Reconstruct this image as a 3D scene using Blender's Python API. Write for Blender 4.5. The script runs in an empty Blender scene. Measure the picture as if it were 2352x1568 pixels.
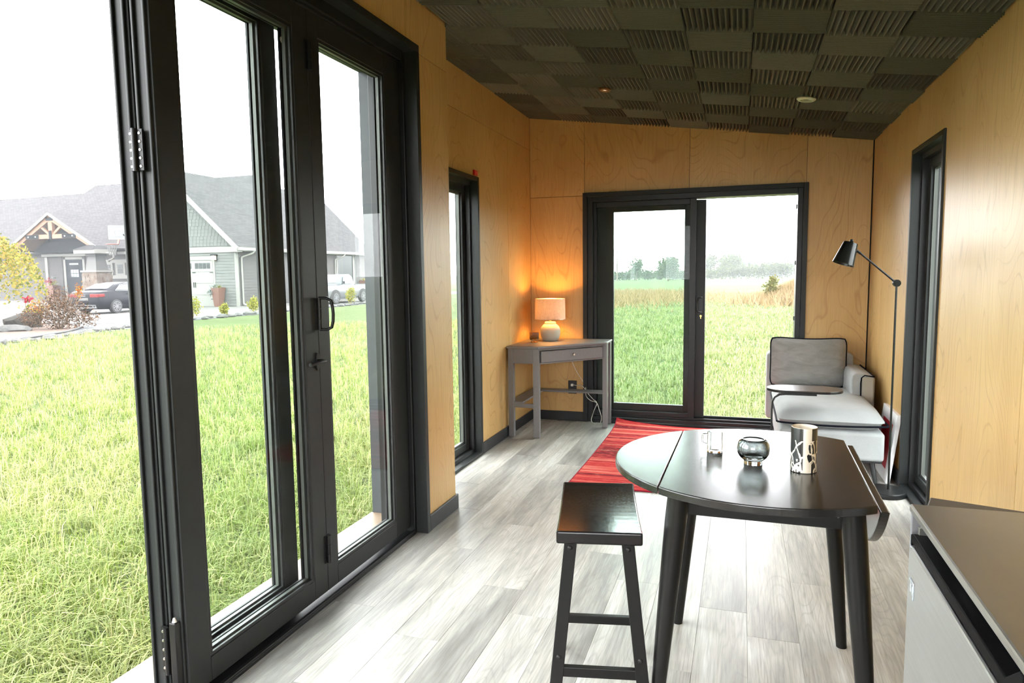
import bpy, bmesh, math, random
import numpy as np
from mathutils import Vector, Matrix

random.seed(7)
rng = np.random.default_rng(11)
PI = math.pi
scene = bpy.context.scene
COL = scene.collection

# ------------------------------------------------------------------ camera
YAW, PITCH, ROLL, EYE = -0.318199691, -0.0986975044, 0.0130112286, 1.355
def cam_axes(a, b, c):
    f = Vector((math.sin(a) * math.cos(b), math.cos(a) * math.cos(b), math.sin(b)))
    r = Vector((math.cos(a), -math.sin(a), 0))
    d = f.cross(r)
    return math.cos(c) * r + math.sin(c) * d, -math.sin(c) * r + math.cos(c) * d, f
_r, _d, _f = cam_axes(YAW, PITCH, ROLL)
cam_data = bpy.data.cameras.new('camera')
cam = bpy.data.objects.new('camera', cam_data)
COL.objects.link(cam)
_m = Matrix((_r, -_d, -_f)).transposed().to_4x4()
_m.translation = Vector((0, 0, EYE))
cam.matrix_world = _m
cam_data.sensor_fit = 'HORIZONTAL'
cam_data.sensor_width = 36.0
cam_data.lens = 36.0 * 1604.5 / 2352.0
cam_data.clip_start = 0.02
cam_data.clip_end = 2000
scene.camera = cam

# ------------------------------------------------------------------ sky, exposure
SKY = 14.0
world = bpy.data.worlds.new('overcast_sky')
scene.world = world
world.use_nodes = True
wn = world.node_tree.nodes
wn['Background'].inputs['Color'].default_value = (0.965, 0.985, 1.0, 1)
wn['Background'].inputs['Strength'].default_value = SKY

scene.view_settings.view_transform = 'Standard'
scene.view_settings.look = 'None'
scene.view_settings.exposure = 0.0
scene.view_settings.gamma = 1.0
scene.view_settings.use_curve_mapping = False
cy = scene.cycles
cy.max_bounces = 9
cy.diffuse_bounces = 6
cy.glossy_bounces = 4
cy.transmission_bounces = 6
cy.transparent_max_bounces = 24
cy.volume_bounces = 1
cy.caustics_reflective = False
cy.caustics_refractive = False
cy.sample_clamp_indirect = 12.0

# ------------------------------------------------------------------ node helpers
def new_mat(name):
    m = bpy.data.materials.new(name)
    m.use_nodes = True
    nt = m.node_tree
    b = nt.nodes['Principled BSDF']
    return m, nt, b

def node(nt, typ, **kw):
    n = nt.nodes.new(typ)
    for k, v in kw.items():
        if k.startswith('i_'):
            n.inputs[k[2:]].default_value = v
        elif k.startswith('n_'):
            n.inputs[int(k[2:])].default_value = v
        else:
            setattr(n, k, v)
    return n

def link(nt, a, b):
    nt.links.new(a, b)

def coords(nt, scale=(1, 1, 1), rand=0.0):
    tc = node(nt, 'ShaderNodeTexCoord')
    out = tc.outputs['Object']
    if rand:
        oi = node(nt, 'ShaderNodeObjectInfo')
        mu = node(nt, 'ShaderNodeMath', operation='MULTIPLY', n_1=rand)
        link(nt, oi.outputs['Random'], mu.inputs[0])
        ad = node(nt, 'ShaderNodeVectorMath', operation='ADD')
        link(nt, out, ad.inputs[0])
        link(nt, mu.outputs[0], ad.inputs[1])
        out = ad.outputs[0]
    mp = node(nt, 'ShaderNodeMapping')
    mp.inputs['Scale'].default_value = scale
    link(nt, out, mp.inputs['Vector'])
    return mp.outputs['Vector']

def noise(nt, vec, scale=1.0, detail=2.0, rough=0.5, dist=0.0):
    n = node(nt, 'ShaderNodeTexNoise', i_Scale=scale, i_Detail=detail, i_Roughness=rough, i_Distortion=dist)
    link(nt, vec, n.inputs['Vector'])
    return n.outputs['Fac']

def math_n(nt, op, a, b=None, clamp=False):
    n = node(nt, 'ShaderNodeMath', operation=op, use_clamp=clamp)
    for k, v in ((0, a), (1, b)):
        if v is None:
            continue
        if isinstance(v, (int, float)):
            n.inputs[k].default_value = v
        else:
            link(nt, v, n.inputs[k])
    return n.outputs[0]

def ramp(nt, fac, stops, interp='LINEAR'):
    n = node(nt, 'ShaderNodeValToRGB')
    cr = n.color_ramp
    cr.interpolation = interp
    while len(cr.elements) < len(stops):
        cr.elements.new(0.5)
    for e, (p, c) in zip(cr.elements, stops):
        e.position = p
        e.color = (c[0], c[1], c[2], 1) if not isinstance(c, (int, float)) else (c, c, c, 1)
    link(nt, fac, n.inputs['Fac'])
    return n.outputs['Color']

def mixc(nt, fac, a, b, mode='MIX'):
    n = node(nt, 'ShaderNodeMix', data_type='RGBA', blend_type=mode)
    for i, v in ((0, fac), (6, a), (7, b)):
        if isinstance(v, (int, float)):
            n.inputs[i].default_value = v
        elif isinstance(v, tuple):
            n.inputs[i].default_value = (v[0], v[1], v[2], 1)
        else:
            link(nt, v, n.inputs[i])
    return n.outputs[2]

def bump(nt, b, h, strength=0.2, dist=0.01):
    n = node(nt, 'ShaderNodeBump', i_Strength=strength, i_Distance=dist)
    link(nt, h, n.inputs['Height'])
    link(nt, n.outputs[0], b.inputs['Normal'])

def plain(name, col, rough=0.5, metal=0.0, spec=0.5, vary=0.0, grain=40.0, bstr=0.0, coat=0.0):
    """a solid colour with a little noise in it"""
    m, nt, b = new_mat(name)
    b.inputs['Roughness'].default_value = rough
    b.inputs['Metallic'].default_value = metal
    b.inputs['Specular IOR Level'].default_value = spec
    b.inputs['Coat Weight'].default_value = coat
    v = coords(nt)
    nz = noise(nt, v, grain, 3.0)
    lo = tuple(c * (1 - vary) for c in col)
    hi = tuple(min(1, c * (1 + vary)) for c in col)
    link(nt, ramp(nt, nz, [(0.3, lo), (0.7, hi)]), b.inputs['Base Color'])
    if bstr:
        bump(nt, b, nz, bstr, 0.004)
    return m

def S(r, g, b):
    """sRGB 0-255 to linear"""
    f = lambda c: (c / 12.92) if c <= 0.04045 else ((c + 0.055) / 1.055) ** 2.4
    return tuple(f(c / 255.0) for c in (r, g, b))

# ------------------------------------------------------------------ materials
def plywood_mat(name, light, dark, line):
    m, nt, b = new_mat(name)
    v = coords(nt, (1, 1, 1), rand=37.0)
    def sub(scale):
        mp = node(nt, 'ShaderNodeMapping')
        mp.inputs['Scale'].default_value = scale
        link(nt, v, mp.inputs['Vector'])
        return mp.outputs['Vector']
    lo = noise(nt, sub((2.4, 2.4, 0.85)), 1.0, 1.6, 0.4, 0.25)
    k = math_n(nt, 'MULTIPLY', lo, 24.0)
    fr = math_n(nt, 'FRACT', k)
    tri = math_n(nt, 'ABSOLUTE', math_n(nt, 'SUBTRACT', fr, 0.5))      # 0 at line
    ln = math_n(nt, 'MULTIPLY', tri, 8.0, clamp=True)
    brk = noise(nt, sub((6, 6, 2.0)), 1.0, 3.0)
    lnm = math_n(nt, 'ADD', ln, math_n(nt, 'MULTIPLY', math_n(nt, 'SUBTRACT', brk, 0.36), 2.2, clamp=True), clamp=True)
    blotch = noise(nt, sub((1.7, 1.7, 0.9)), 1.0, 4.0, 0.55)
    fib = noise(nt, sub((130, 130, 4)), 1.0, 3.0, 0.6)
    c = ramp(nt, blotch, [(0.32, dark), (0.66, light)])
    c = mixc(nt, math_n(nt, 'MULTIPLY', math_n(nt, 'SUBTRACT', 1.0, lnm), 0.55), c, line)
    c = mixc(nt, math_n(nt, 'MULTIPLY', math_n(nt, 'SUBTRACT', 0.62, fib, ), 0.9, clamp=True), c, line)
    link(nt, c, b.inputs['Base Color'])
    b.inputs['Roughness'].default_value = 0.42
    b.inputs['Specular IOR Level'].default_value = 0.30
    b.inputs['Coat Weight'].default_value = 0.24
    b.inputs['Coat Roughness'].default_value = 0.36
    bump(nt, b, fib, 0.05, 0.001)
    return m

PLY = plywood_mat('birch_plywood', (0.66, 0.445, 0.190), (0.55, 0.340, 0.122), (0.36, 0.190, 0.060))
PLY_EDGE = plain('plywood_edge', (0.35, 0.19, 0.08), 0.7)
VOID = plain('dark_joint', (0.012, 0.010, 0.009), 0.9)
FRAME = plain('black_frame', (0.012, 0.013, 0.0135), 0.36, spec=0.3, vary=0.08)
FRAME2 = plain('charcoal_frame', (0.0205, 0.0225, 0.0222), 0.42, spec=0.25, vary=0.06)
BASEB = plain('charcoal_baseboard', (0.026, 0.027, 0.030), 0.42, spec=0.3, vary=0.08)
RUBBER = plain('rubber_gasket', (0.008, 0.008, 0.009), 0.55)
SPACER = plain('aluminium_spacer', (0.085, 0.09, 0.082), 0.5, metal=0.2)
STEEL = plain('steel', (0.62, 0.62, 0.60), 0.28, metal=1.0)
BLKMETAL = plain('black_metal', (0.010, 0.010, 0.010), 0.35, spec=0.3)
BRASS = plain('brass', (0.80, 0.50, 0.16), 0.28, metal=1.0)
NICKEL = plain('nickel', (0.78, 0.68, 0.58), 0.22, metal=1.0)

def pane_mat(name, tint, refl=1.0):
    m, nt, b = new_mat(name)
    nt.nodes.remove(b)
    out = nt.nodes['Material Output']
    lw = node(nt, 'ShaderNodeLayerWeight', i_Blend=0.5)
    p5 = math_n(nt, 'POWER', lw.outputs['Facing'], 5.0)
    fac = math_n(nt, 'ADD', math_n(nt, 'MULTIPLY', p5, 0.6), 0.045 * refl, clamp=True)
    tr = node(nt, 'ShaderNodeBsdfTransparent')
    tr.inputs['Color'].default_value = (*tint, 1)
    gl = node(nt, 'ShaderNodeBsdfGlossy', i_Roughness=0.0)
    mx = node(nt, 'ShaderNodeMixShader')
    link(nt, fac, mx.inputs[0]); link(nt, tr.outputs[0], mx.inputs[1]); link(nt, gl.outputs[0], mx.inputs[2])
    link(nt, mx.outputs[0], out.inputs['Surface'])
    return m
PANE = pane_mat('window_glass', (0.955, 0.978, 0.968), 0.12)
PANE_TINT = pane_mat('tinted_window_glass', (0.80, 0.87, 0.835), 0.12)

def foam_mat():
    m, nt, b = new_mat('acoustic_foam')
    oi = node(nt, 'ShaderNodeObjectInfo')
    c1 = ramp(nt, oi.outputs['Random'], [(0.0, (0.105, 0.107, 0.083)), (1.0, (0.195, 0.197, 0.155))])
    nz = noise(nt, coords(nt), 600, 2.0)
    c = mixc(nt, 0.5, c1, ramp(nt, nz, [(0.3, 0.35), (0.75, 1.0)]), 'MULTIPLY')
    link(nt, c, b.inputs['Base Color'])
    b.inputs['Roughness'].default_value = 0.95
    b.inputs['Specular IOR Level'].default_value = 0.1
    bump(nt, b, nz, 0.5, 0.002)
    return m
FOAM = foam_mat()

def plank_mat():
    m, nt, b = new_mat('weathered_vinyl_plank')
    v = coords(nt, (1, 1, 1), rand=53.0)
    def sub(scale):
        mp = node(nt, 'ShaderNodeMapping')
        mp.inputs['Scale'].default_value = scale
        link(nt, v, mp.inputs['Vector'])
        return mp.outputs['Vector']
    oi = node(nt, 'ShaderNodeObjectInfo')
    streak = noise(nt, sub((11, 1.3, 1)), 1.0, 5.0, 0.62, 0.3)
    big = noise(nt, sub((4, 0.9, 1)), 1.0, 3.0, 0.5)
    t = math_n(nt, 'ADD', math_n(nt, 'MULTIPLY', streak, 0.55), math_n(nt, 'MULTIPLY', big, 0.45))
    t = math_n(nt, 'ADD', t, math_n(nt, 'MULTIPLY', math_n(nt, 'SUBTRACT', oi.outputs['Random'], 0.5), 0.16))
    c = ramp(nt, t, [(0.30, S(116, 113, 110)), (0.42, S(158, 155, 150)), (0.54, S(188, 184, 176)), (0.68, S(214, 213, 210))])
    fib = noise(nt, sub((150, 5, 1)), 1.0, 3.0, 0.65)
    c = mixc(nt, math_n(nt, 'MULTIPLY', math_n(nt, 'SUBTRACT', 0.60, fib), 1.5, clamp=True), c, S(112, 108, 104))
    ring = noise(nt, sub((7, 0.75, 1)), 1.0, 2.0, 0.4, 0.5)
    fr = math_n(nt, 'ABSOLUTE', math_n(nt, 'SUBTRACT', math_n(nt, 'FRACT', math_n(nt, 'MULTIPLY', ring, 22.0)), 0.5))
    ln = math_n(nt, 'MULTIPLY', math_n(nt, 'SUBTRACT', 0.17, fr), 3.2, clamp=True)
    c = mixc(nt, math_n(nt, 'MULTIPLY', ln, 0.5), c, S(128, 122, 116))
    link(nt, c, b.inputs['Base Color'])
    b.inputs['Roughness'].default_value = 0.40
    b.inputs['Specular IOR Level'].default_value = 0.24
    bump(nt, b, math_n(nt, 'ADD', fib, math_n(nt, 'MULTIPLY', ln, -0.6)), 0.10, 0.002)
    return m
PLANK = plank_mat()

# ------------------------------------------------------------------ mesh builder
class MB:
    def __init__(s):
        s.v = []; s.f = []
    def add(s, vs, fs):
        o = len(s.v)
        s.v.extend([tuple(p) for p in vs])
        s.f.extend([tuple(i + o for i in f) for f in fs])
        return s
    BOXF = [(0, 3, 2, 1), (4, 5, 6, 7), (0, 1, 5, 4), (1, 2, 6, 5), (2, 3, 7, 6), (3, 0, 4, 7)]
    def box(s, x0, x1, y0, y1, z0, z1):
        return s.add([(x0, y0, z0), (x1, y0, z0), (x1, y1, z0), (x0, y1, z0), (x0, y0, z1), (x1, y0, z1), (x1, y1, z1), (x0, y1, z1)], MB.BOXF)
    def obox(s, c, size, rot=None):
        a, b, d = size[0] / 2, size[1] / 2, size[2] / 2
        pts = [Vector(p) for p in ((-a, -b, -d), (a, -b, -d), (a, b, -d), (-a, b, -d), (-a, -b, d), (a, -b, d), (a, b, d), (-a, b, d))]
        if rot is not None:
            pts = [rot @ p for p in pts]
        return s.add([p + Vector(c) for p in pts], MB.BOXF)
    def bar(s, p0, p1, w, h, up=(0, 0, 1), w1=None, h1=None):
        p0, p1 = Vector(p0), Vector(p1)
        d = (p1 - p0).normalized()
        side = d.cross(Vector(up)).normalized()
        u = side.cross(d)
        w1 = w if w1 is None else w1; h1 = h if h1 is None else h1
        vs = []
        for p, a, b in ((p0, w / 2, h / 2), (p1, w1 / 2, h1 / 2)):
            vs += [p - side * a - u * b, p + side * a - u * b, p + side * a + u * b, p - side * a + u * b]
        return s.add(vs, MB.BOXF)
    def cyl(s, p0, p1, r0, r1=None, n=20, caps=True):
        r1 = r0 if r1 is None else r1
        p0, p1 = Vector(p0), Vector(p1)
        d = (p1 - p0).normalized()
        a = d.orthogonal().normalized(); b = d.cross(a)
        vs = []
        for p, r in ((p0, r0), (p1, r1)):
            for i in range(n):
                t = 2 * PI * i / n
                vs.append(p + (a * math.cos(t) + b * math.sin(t)) * r)
        fs = [(i, (i + 1) % n, n + (i + 1) % n, n + i) for i in range(n)]
        if caps:
            fs += [tuple(reversed(range(n))), tuple(range(n, 2 * n))]
        return s.add(vs, fs)
    def tube(s, pts, r, n=8, closed=False):
        pts = [Vector(p) for p in pts]
        vs = []; m = len(pts)
        prev = None
        for i, p in enumerate(pts):
            if closed:
                d = (pts[(i + 1) % m] - pts[i - 1]).normalized()
            else:
                d = (pts[min(i + 1, m - 1)] - pts[max(i - 1, 0)]).normalized()
            if prev is None:
                a = d.orthogonal().normalized()
            else:
                a = (prev - d * prev.dot(d))
                a = a.normalized() if a.length > 1e-6 else d.orthogonal().normalized()
            prev = a
            b = d.cross(a)
            for k in range(n):
                t = 2 * PI * k / n
                vs.append(p + (a * math.cos(t) + b * math.sin(t)) * r)
        fs = []
        for i in range(m if closed else m - 1):
            j = (i + 1) % m
            for k in range(n):
                fs.append((i * n + k, i * n + (k + 1) % n, j * n + (k + 1) % n, j * n + k))
        if not closed:
            fs += [tuple(reversed(range(n))), tuple(range((m - 1) * n, m * n))]
        return s.add(vs, fs)
    def lathe(s, prof, n=32, c=(0, 0, 0), caps=True):
        vs = []
        for r, z in prof:
            for k in range(n):
                t = 2 * PI * k / n
                vs.append((c[0] + r * math.cos(t), c[1] + r * math.sin(t), c[2] + z))
        fs = []
        for i in range(len(prof) - 1):
            for k in range(n):
                fs.append((i * n + k, i * n + (k + 1) % n, (i + 1) * n + (k + 1) % n, (i + 1) * n + k))
        if caps:
            if prof[0][0] > 1e-6: fs.append(tuple(reversed(range(n))))
            if prof[-1][0] > 1e-6: fs.append(tuple(range((len(prof) - 1) * n, len(prof) * n)))
        return s.add(vs, fs)
    def prism(s, poly, a0, a1, axis='z'):
        n = len(poly)
        def P(p, a):
            return {'z': (p[0], p[1], a), 'y': (p[0], a, p[1]), 'x': (a, p[0], p[1])}[axis]
        vs = [P(p, a0) for p in poly] + [P(p, a1) for p in poly]
        fs = [(i, (i + 1) % n, n + (i + 1) % n, n + i) for i in range(n)] + [tuple(reversed(range(n))), tuple(range(n, 2 * n))]
        return s.add(vs, fs)
    def loft(s, rings, cap=True):
        n = len(rings[0]); vs = [p for r in rings for p in r]; fs = []
        for i in range(len(rings) - 1):
            for k in range(n):
                fs.append((i * n + k, i * n + (k + 1) % n, (i + 1) * n + (k + 1) % n, (i + 1) * n + k))
        if cap:
            fs += [tuple(reversed(range(n))), tuple(range((len(rings) - 1) * n, len(rings) * n))]
        return s.add(vs, fs)
    def mesh(s, name, mat, smooth=None):
        me = bpy.data.meshes.new(name)
        me.from_pydata(s.v, [], s.f)
        bm = bmesh.new(); bm.from_mesh(me)
        bmesh.ops.recalc_face_normals(bm, faces=bm.faces)
        bm.to_mesh(me); bm.free()
        if mat is not None:
            me.materials.append(mat)
        if smooth:
            me.polygons.foreach_set('use_smooth', [True] * len(me.polygons))
            me.set_sharp_from_angle(angle=math.radians(smooth))
        return me
    def build(s, name, mat, parent=None, smooth=None, bevel=0.0, seg=2):
        o = bpy.data.objects.new(name, s.mesh(name, mat, smooth))
        COL.objects.link(o)
        if parent is not None:
            o.parent = parent
        if bevel:
            md = o.modifiers.new('bevel', 'BEVEL')
            md.width = bevel; md.segments = seg; md.limit_method = 'ANGLE'; md.angle_limit = math.radians(40)
            md.harden_normals = False
        return o

def tag(o, label=None, cat=None, group=None, kind=None):
    if label: o['label'] = label
    if cat: o['category'] = cat
    if group: o['group'] = group
    if kind: o['kind'] = kind
    return o

def thing(name, label, cat, loc=(0, 0, 0), rotz=0.0, group=None, kind=None):
    o = bpy.data.objects.new(name, None)
    o.empty_display_size = 0.1
    COL.objects.link(o)
    o.location = loc; o.rotation_euler = (0, 0, rotz)
    return tag(o, label, cat, group, kind)

def bx(*a):
    return MB().box(*a)

def copy_of(o, parent, loc=None, rot=None, name=None):
    c = o.copy()
    COL.objects.link(c)
    c.parent = parent
    if loc is not None: c.location = loc
    if rot is not None: c.rotation_euler = rot
    if name: c.name = name
    return c

# ================================================================== THE CABIN SHELL
XL, XN, XR, YB, YC = -1.833, -1.551, 0.958, 6.145, 3.63        # far left wall, near left wall, right wall, back wall, corner
YREAR = -2.2
SLOPE = 0.1373
def zc(x): return 2.3345 + SLOPE * (XR - x)                     # ceiling height (foam peaks)

# floor ------------------------------------------------------------
fl = bx(-2.0, 1.12, YREAR - 0.15, YB + 0.17, -0.30, -0.008).build('floor', VOID)
tag(fl, 'grey weathered wood-look plank floor of the cabin', 'floor', kind='structure')
PW, PL = 0.181, 1.22
xs = [-0.139 + PW * k for k in range(-11, 8)]
offs = [0.00, 0.47, 0.83, 0.21, 0.66, 0.35, 0.95, 0.12, 0.55, 0.77, 0.30, 0.90, 0.05, 0.62, 0.41, 1.05, 0.18, 0.73, 0.5]
for i, x0 in enumerate(xs):
    x1 = x0 + PW
    a, b_ = max(x0, XL - 0.02), min(x1, XR + 0.12)
    if b_ - a < 0.01: continue
    y = YREAR - offs[i % len(offs)] * PL
    while y < YB + 0.03:
        y0, y1 = max(y, YREAR), min(y + PL, YB + 0.03)
        y += PL
        if y1 - y0 < 0.02 or y1 < 0.4: continue
        lo = a
        if y1 <= YC and b_ <= -1.60: continue
        if a < -1.60 and y0 < YC: lo = max(a, -1.60) if y1 <= YC + 0.05 else a
        p = bx(lo + 0.0003, b_ - 0.0003, y0 + 0.0003, y1 - 0.0003, -0.008, random.uniform(-0.0006, 0.0)).build('plank', PLANK, fl, bevel=0.0007, seg=1)

# walls ------------------------------------------------------------
def panel(parent, rects, axis, at, th=0.010, inward=1):
    """a plywood sheet: rects are (u0,u1,v0,v1) in the wall's plane, merged without a seam"""
    g = 0.0016
    bm = MB()
    us = sorted({r[0] for r in rects} | {r[1] for r in rects})
    umin, umax = us[0], us[-1]
    vmin, vmax = min(r[2] for r in rects), max(r[3] for r in rects)
    for (u0, u1, v0, v1) in rects:
        u0 += g if u0 == umin else 0; u1 -= g if u1 == umax else 0
        v0 += g if v0 == vmin else 0; v1 -= g if v1 == vmax else 0
        if axis == 'x':
            bm.box(min(at, at - inward * th), max(at, at - inward * th), u0, u1, v0, v1)
        else:
            bm.box(u0, u1, min(at, at - inward * th), max(at, at - inward * th), v0, v1)
    return bm.build('panel', PLY, parent)

# left wall, far part (set back)
wl = MB()
wl.box(-1.99, XL - 0.010, YC, 4.12, -0.3, 2.80).box(-1.99, XL - 0.010, 4.80, YB + 0.15, -0.3, 2.80)
wl.box(-1.99, XL - 0.010, 4.12, 4.80, 2.02, 2.80).box(-1.99, XL - 0.010, 4.12, 4.80, -0.3, 0.0)
wall_left = tag(wl.build('wall_left', VOID), 'set-back left plywood wall with the tall narrow window', 'wall', kind='structure')
panel(wall_left, [(YC, 4.115, 0, 2.44), (4.115, 4.28, 2.03, 2.44)], 'x', XL)
panel(wall_left, [(4.28, 4.80, 2.03, 2.44), (4.80, 5.50, 0, 2.44)], 'x', XL)
panel(wall_left, [(5.50, YB, 0, 2.44)], 'x', XL)
panel(wall_left, [(YC, YB, 2.44, 2.79)], 'x', XL)

# left wall, near part with the bifold opening
wn_ = MB()
wn_.box(-1.80, XN - 0.010, 3.245, YC - 0.010, -0.3, 2.76).box(-1.80, XN - 0.010, YREAR, 3.245, 2.462, 2.76).box(-1.80, XN - 0.01, YREAR - 0.15, 0.02, -0.3, 2.462)
wall_near = tag(wn_.build('wall_left_near', VOID), 'near left plywood wall around the folding glass door', 'wall', kind='structure')
panel(wall_near, [(3.252, YC, 0, 2.441)], 'x', XN)
panel(wall_near, [(1.96, 3.252, 2.47, 2.76), (3.252, YC, 2.441, 2.76)], 'x', XN)
panel(wall_near, [(YREAR, 1.96, 2.47, 2.76)], 'x', XN)
panel(wall_near, [(YREAR, 0.0, 0, 2.47)], 'x', XN)
panel(wall_near, [(XL, XN, 0, 2.76)], 'y', YC, inward=1)       # the return

# back wall
wb = MB()
wb.box(-1.99, -1.335, YB + 0.010, YB + 0.15, -0.3, 2.80).box(0.483, 1.10, YB + 0.010, YB + 0.15, -0.3, 2.80)
wb.box(-1.335, 0.483, YB + 0.010, YB + 0.15, 2.03, 2.80).box(-1.335, 0.483, YB + 0.010, YB + 0.15, -0.3, -0.01)
wall_back = tag(wb.build('wall_back', VOID), 'plywood end wall with the sliding glass door', 'wall', kind='structure')
panel(wall_back, [(XL, -1.334, 0, 2.018)], 'y', YB, inward=-1)
panel(wall_back, [(XL, -1.334, 2.018, 2.79)], 'y', YB, inward=-1)
panel(wall_back, [(-1.334, -0.436, 2.03, 2.75)], 'y', YB, inward=-1)
panel(wall_back, [(-0.436, 0.477, 2.03, 2.62)], 'y', YB, inward=-1)
panel(wall_back, [(0.477, 0.950, 0, 2.48)], 'y', YB, inward=-1)

# right wall
wr = MB()
wr.box(XR + 0.010, 1.10, YREAR, 4.10, -0.3, 2.5).box(XR + 0.010, 1.10, 4.76, YB + 0.15, -0.3, 2.5)
wr.box(XR + 0.010, 1.10, 4.10, 4.76, 2.03, 2.5).box(XR + 0.010, 1.10, 4.10, 4.76, -0.3, 0.0)
wall_right = tag(wr.build('wall_right', VOID), 'long right plywood wall with one tall slot window', 'wall', kind='structure')
panel(wall_right, [(5.66, YB, 0, 2.42)], 'x', XR, inward=-1)
panel(wall_right, [(4.77, 5.66, 0, 2.42), (4.095, 4.77, 2.035, 2.42), (2.92, 4.095, 0, 2.42)], 'x', XR, inward=-1)
panel(wall_right, [(1.70, 2.92, 0, 2.42)], 'x', XR, inward=-1)
panel(wall_right, [(0.48, 1.70, 0, 2.42)], 'x', XR, inward=-1)
panel(wall_right, [(YREAR, 0.48, 0, 2.42)], 'x', XR, inward=-1)

# unseen rear wall behind the camera; unglazed opening widened to brighten the room
we = MB()
we.box(-1.99, -1.5, YREAR - 0.15, YREAR, -0.3, 2.8).box(0.9, 1.1, YREAR - 0.15, YREAR, -0.3, 2.8).box(-1.5, 0.9, YREAR - 0.15, YREAR, 2.25, 2.8).box(-1.5, 0.9, YREAR - 0.15, YREAR, -0.3, 0.0)
wall_rear = tag(we.build('wall_rear', PLY), 'unseen plywood rear wall with an opening widened to let in skylight', 'wall', kind='structure')

# ceiling ----------------------------------------------------------
ce = MB()
ce.add([(x, y, zc(x) + 0.034 + t) for t in (0, 0.16) for (x, y) in ((-2.35, YREAR - 0.3), (1.3, YREAR - 0.3), (1.3, YB + 0.35), (-2.35, YB + 0.35))], MB.BOXF)
ceiling = tag(ce.build('ceiling', VOID), 'sloped ceiling covered in charcoal acoustic foam tiles', 'ceiling', kind='structure')
def foam_mesh(name, along_x):
    L, n = 0.150, 12
    prof = [(-L, 0.0), (L, 0.0)]
    for k in range(n, -1, -1):
        u = -L + 2 * L * k / n
        prof.append((u, -0.004))
        if k > 0:
            c = u - L / n
            prof += [(c + 0.0024, -0.0300), (c - 0.0024, -0.0300)]
    bm = MB()
    bm.prism(prof, -0.1555, 0.1555, 'y')
    if along_x:
        bm.v = [(v[1], v[0], v[2]) for v in bm.v]
        bm.v = [(x * 1.0, y * 1.035, z) for x, y, z in bm.v]
    else:
        bm.v = [(x * 1.03, y * 1.0, z) for x, y, z in bm.v]
    return bm.mesh(name, FOAM)
FM = [foam_mesh('foam_ridges_across', True), foam_mesh('foam_ridges_along', False)]
TX, TY = 0.3116, 0.316
for ci in range(-6, 3):
    x = 0.03 + TX * (ci + 0.5)
    for ri in range(0, 19):
        y = YB - TY * (ri + 0.5)
        if x < XN and y < YC - 0.05: continue
        par = (ci + (8 - ri)) % 2
        t = bpy.data.objects.new('foam_tile', FM[0 if par == 0 else 1])
        COL.objects.link(t); t.parent = ceiling
        t.location = (x, y, zc(x) + 0.031 + random.uniform(-0.002, 0.002))
        t.rotation_euler = (random.uniform(-.006, .006), 0.1364 + random.uniform(-.006, .006), random.uniform(-.008, .008) + (PI if random.random() < .5 else 0))
        if abs(t.rotation_euler[2]) > 1:
            t.rotation_euler[1] = -t.rotation_euler[1]

# baseboards ---------------------------------------------------------
b1 = bx(XL, XL + 0.014, 4.812, YB, 0, 0.085).build('baseboard_left', BASEB, bevel=0.004)
tag(b1, 'charcoal baseboard under the left wall by the grey desk', 'baseboard', kind='structure')
b2 = MB().box(XN, XN + 0.014, 3.257, YC + 0.014, 0, 0.085).box(XL, XN, YC, YC + 0.014, 0, 0.085).build('baseboard_left_near', BASEB, bevel=0.004)
tag(b2, 'charcoal baseboard wrapping the wall end beside the folding door', 'baseboard', kind='structure')
b3 = MB().box(XL, -1.347, YB - 0.014, YB, 0, 0.085).build('baseboard_back', BASEB, bevel=0.004)
tag(b3, 'charcoal baseboard on the end wall below the black outlet', 'baseboard', kind='structure')
b4 = MB().box(0.493, XR, YB - 0.014, YB, 0, 0.085).box(XR - 0.014, XR, 4.785, YB, 0, 0.085).box(XR - 0.014, XR, YREAR, 4.075, 0, 0.085).build('baseboard_right', BASEB, bevel=0.004)
tag(b4, 'charcoal baseboard along the right wall', 'baseboard', kind='structure')

# ================================================================== BIFOLD GLASS DOOR (left, near)
XP = -1.625                                                     # room face of the leaves
trim1 = MB().box(-1.603, -1.537, 3.222, 3.257, 0, 2.440).box(-1.603, -1.537, -0.02, 3.257, 2.440, 2.473).box(-1.603, -1.537, -0.02, 0.015, 0, 2.44)
tag(trim1.build('trim_1', FRAME2, bevel=0.002), 'charcoal casing around the folding glass door', 'trim', kind='structure')
fr = MB()
fr.box(-1.80, -1.603, 3.204, 3.262, -0.02, 2.470)               # far jamb
fr.box(-1.80, -1.603, 0.015, 3.204, 2.392, 2.470)               # head
fr.box(-1.80, -1.603, -0.03, 0.03, -0.02, 2.470)
fr.box(-1.640, -1.622, 0.03, 3.204, 2.380, 2.392)
fr.box(-1.72, -1.70, 0.03, 3.204, 2.380, 2.392)
door_frame = fr.build('door_frame', FRAME, bevel=0.003)
tag(door_frame, 'black head and jambs that hold the folding glass door', 'door frame', kind='structure')
th = MB()
th.box(-1.80, -1.598, 0.03, 3.204, -0.03, 0.012)
th.box(-1.612, -1.598, 0.03, 3.204, 0.012, 0.022)
th.box(-1.800, -1.785, 0.03, 3.204, 0.012, 0.030)
th.box(-1.705, -1.698, 0.03, 3.204, 0.012, 0.024).box(-1.690, -1.683, 0.03, 3.204, 0.012, 0.024)
th.build('threshold', FRAME, door_frame, bevel=0.002)

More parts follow.
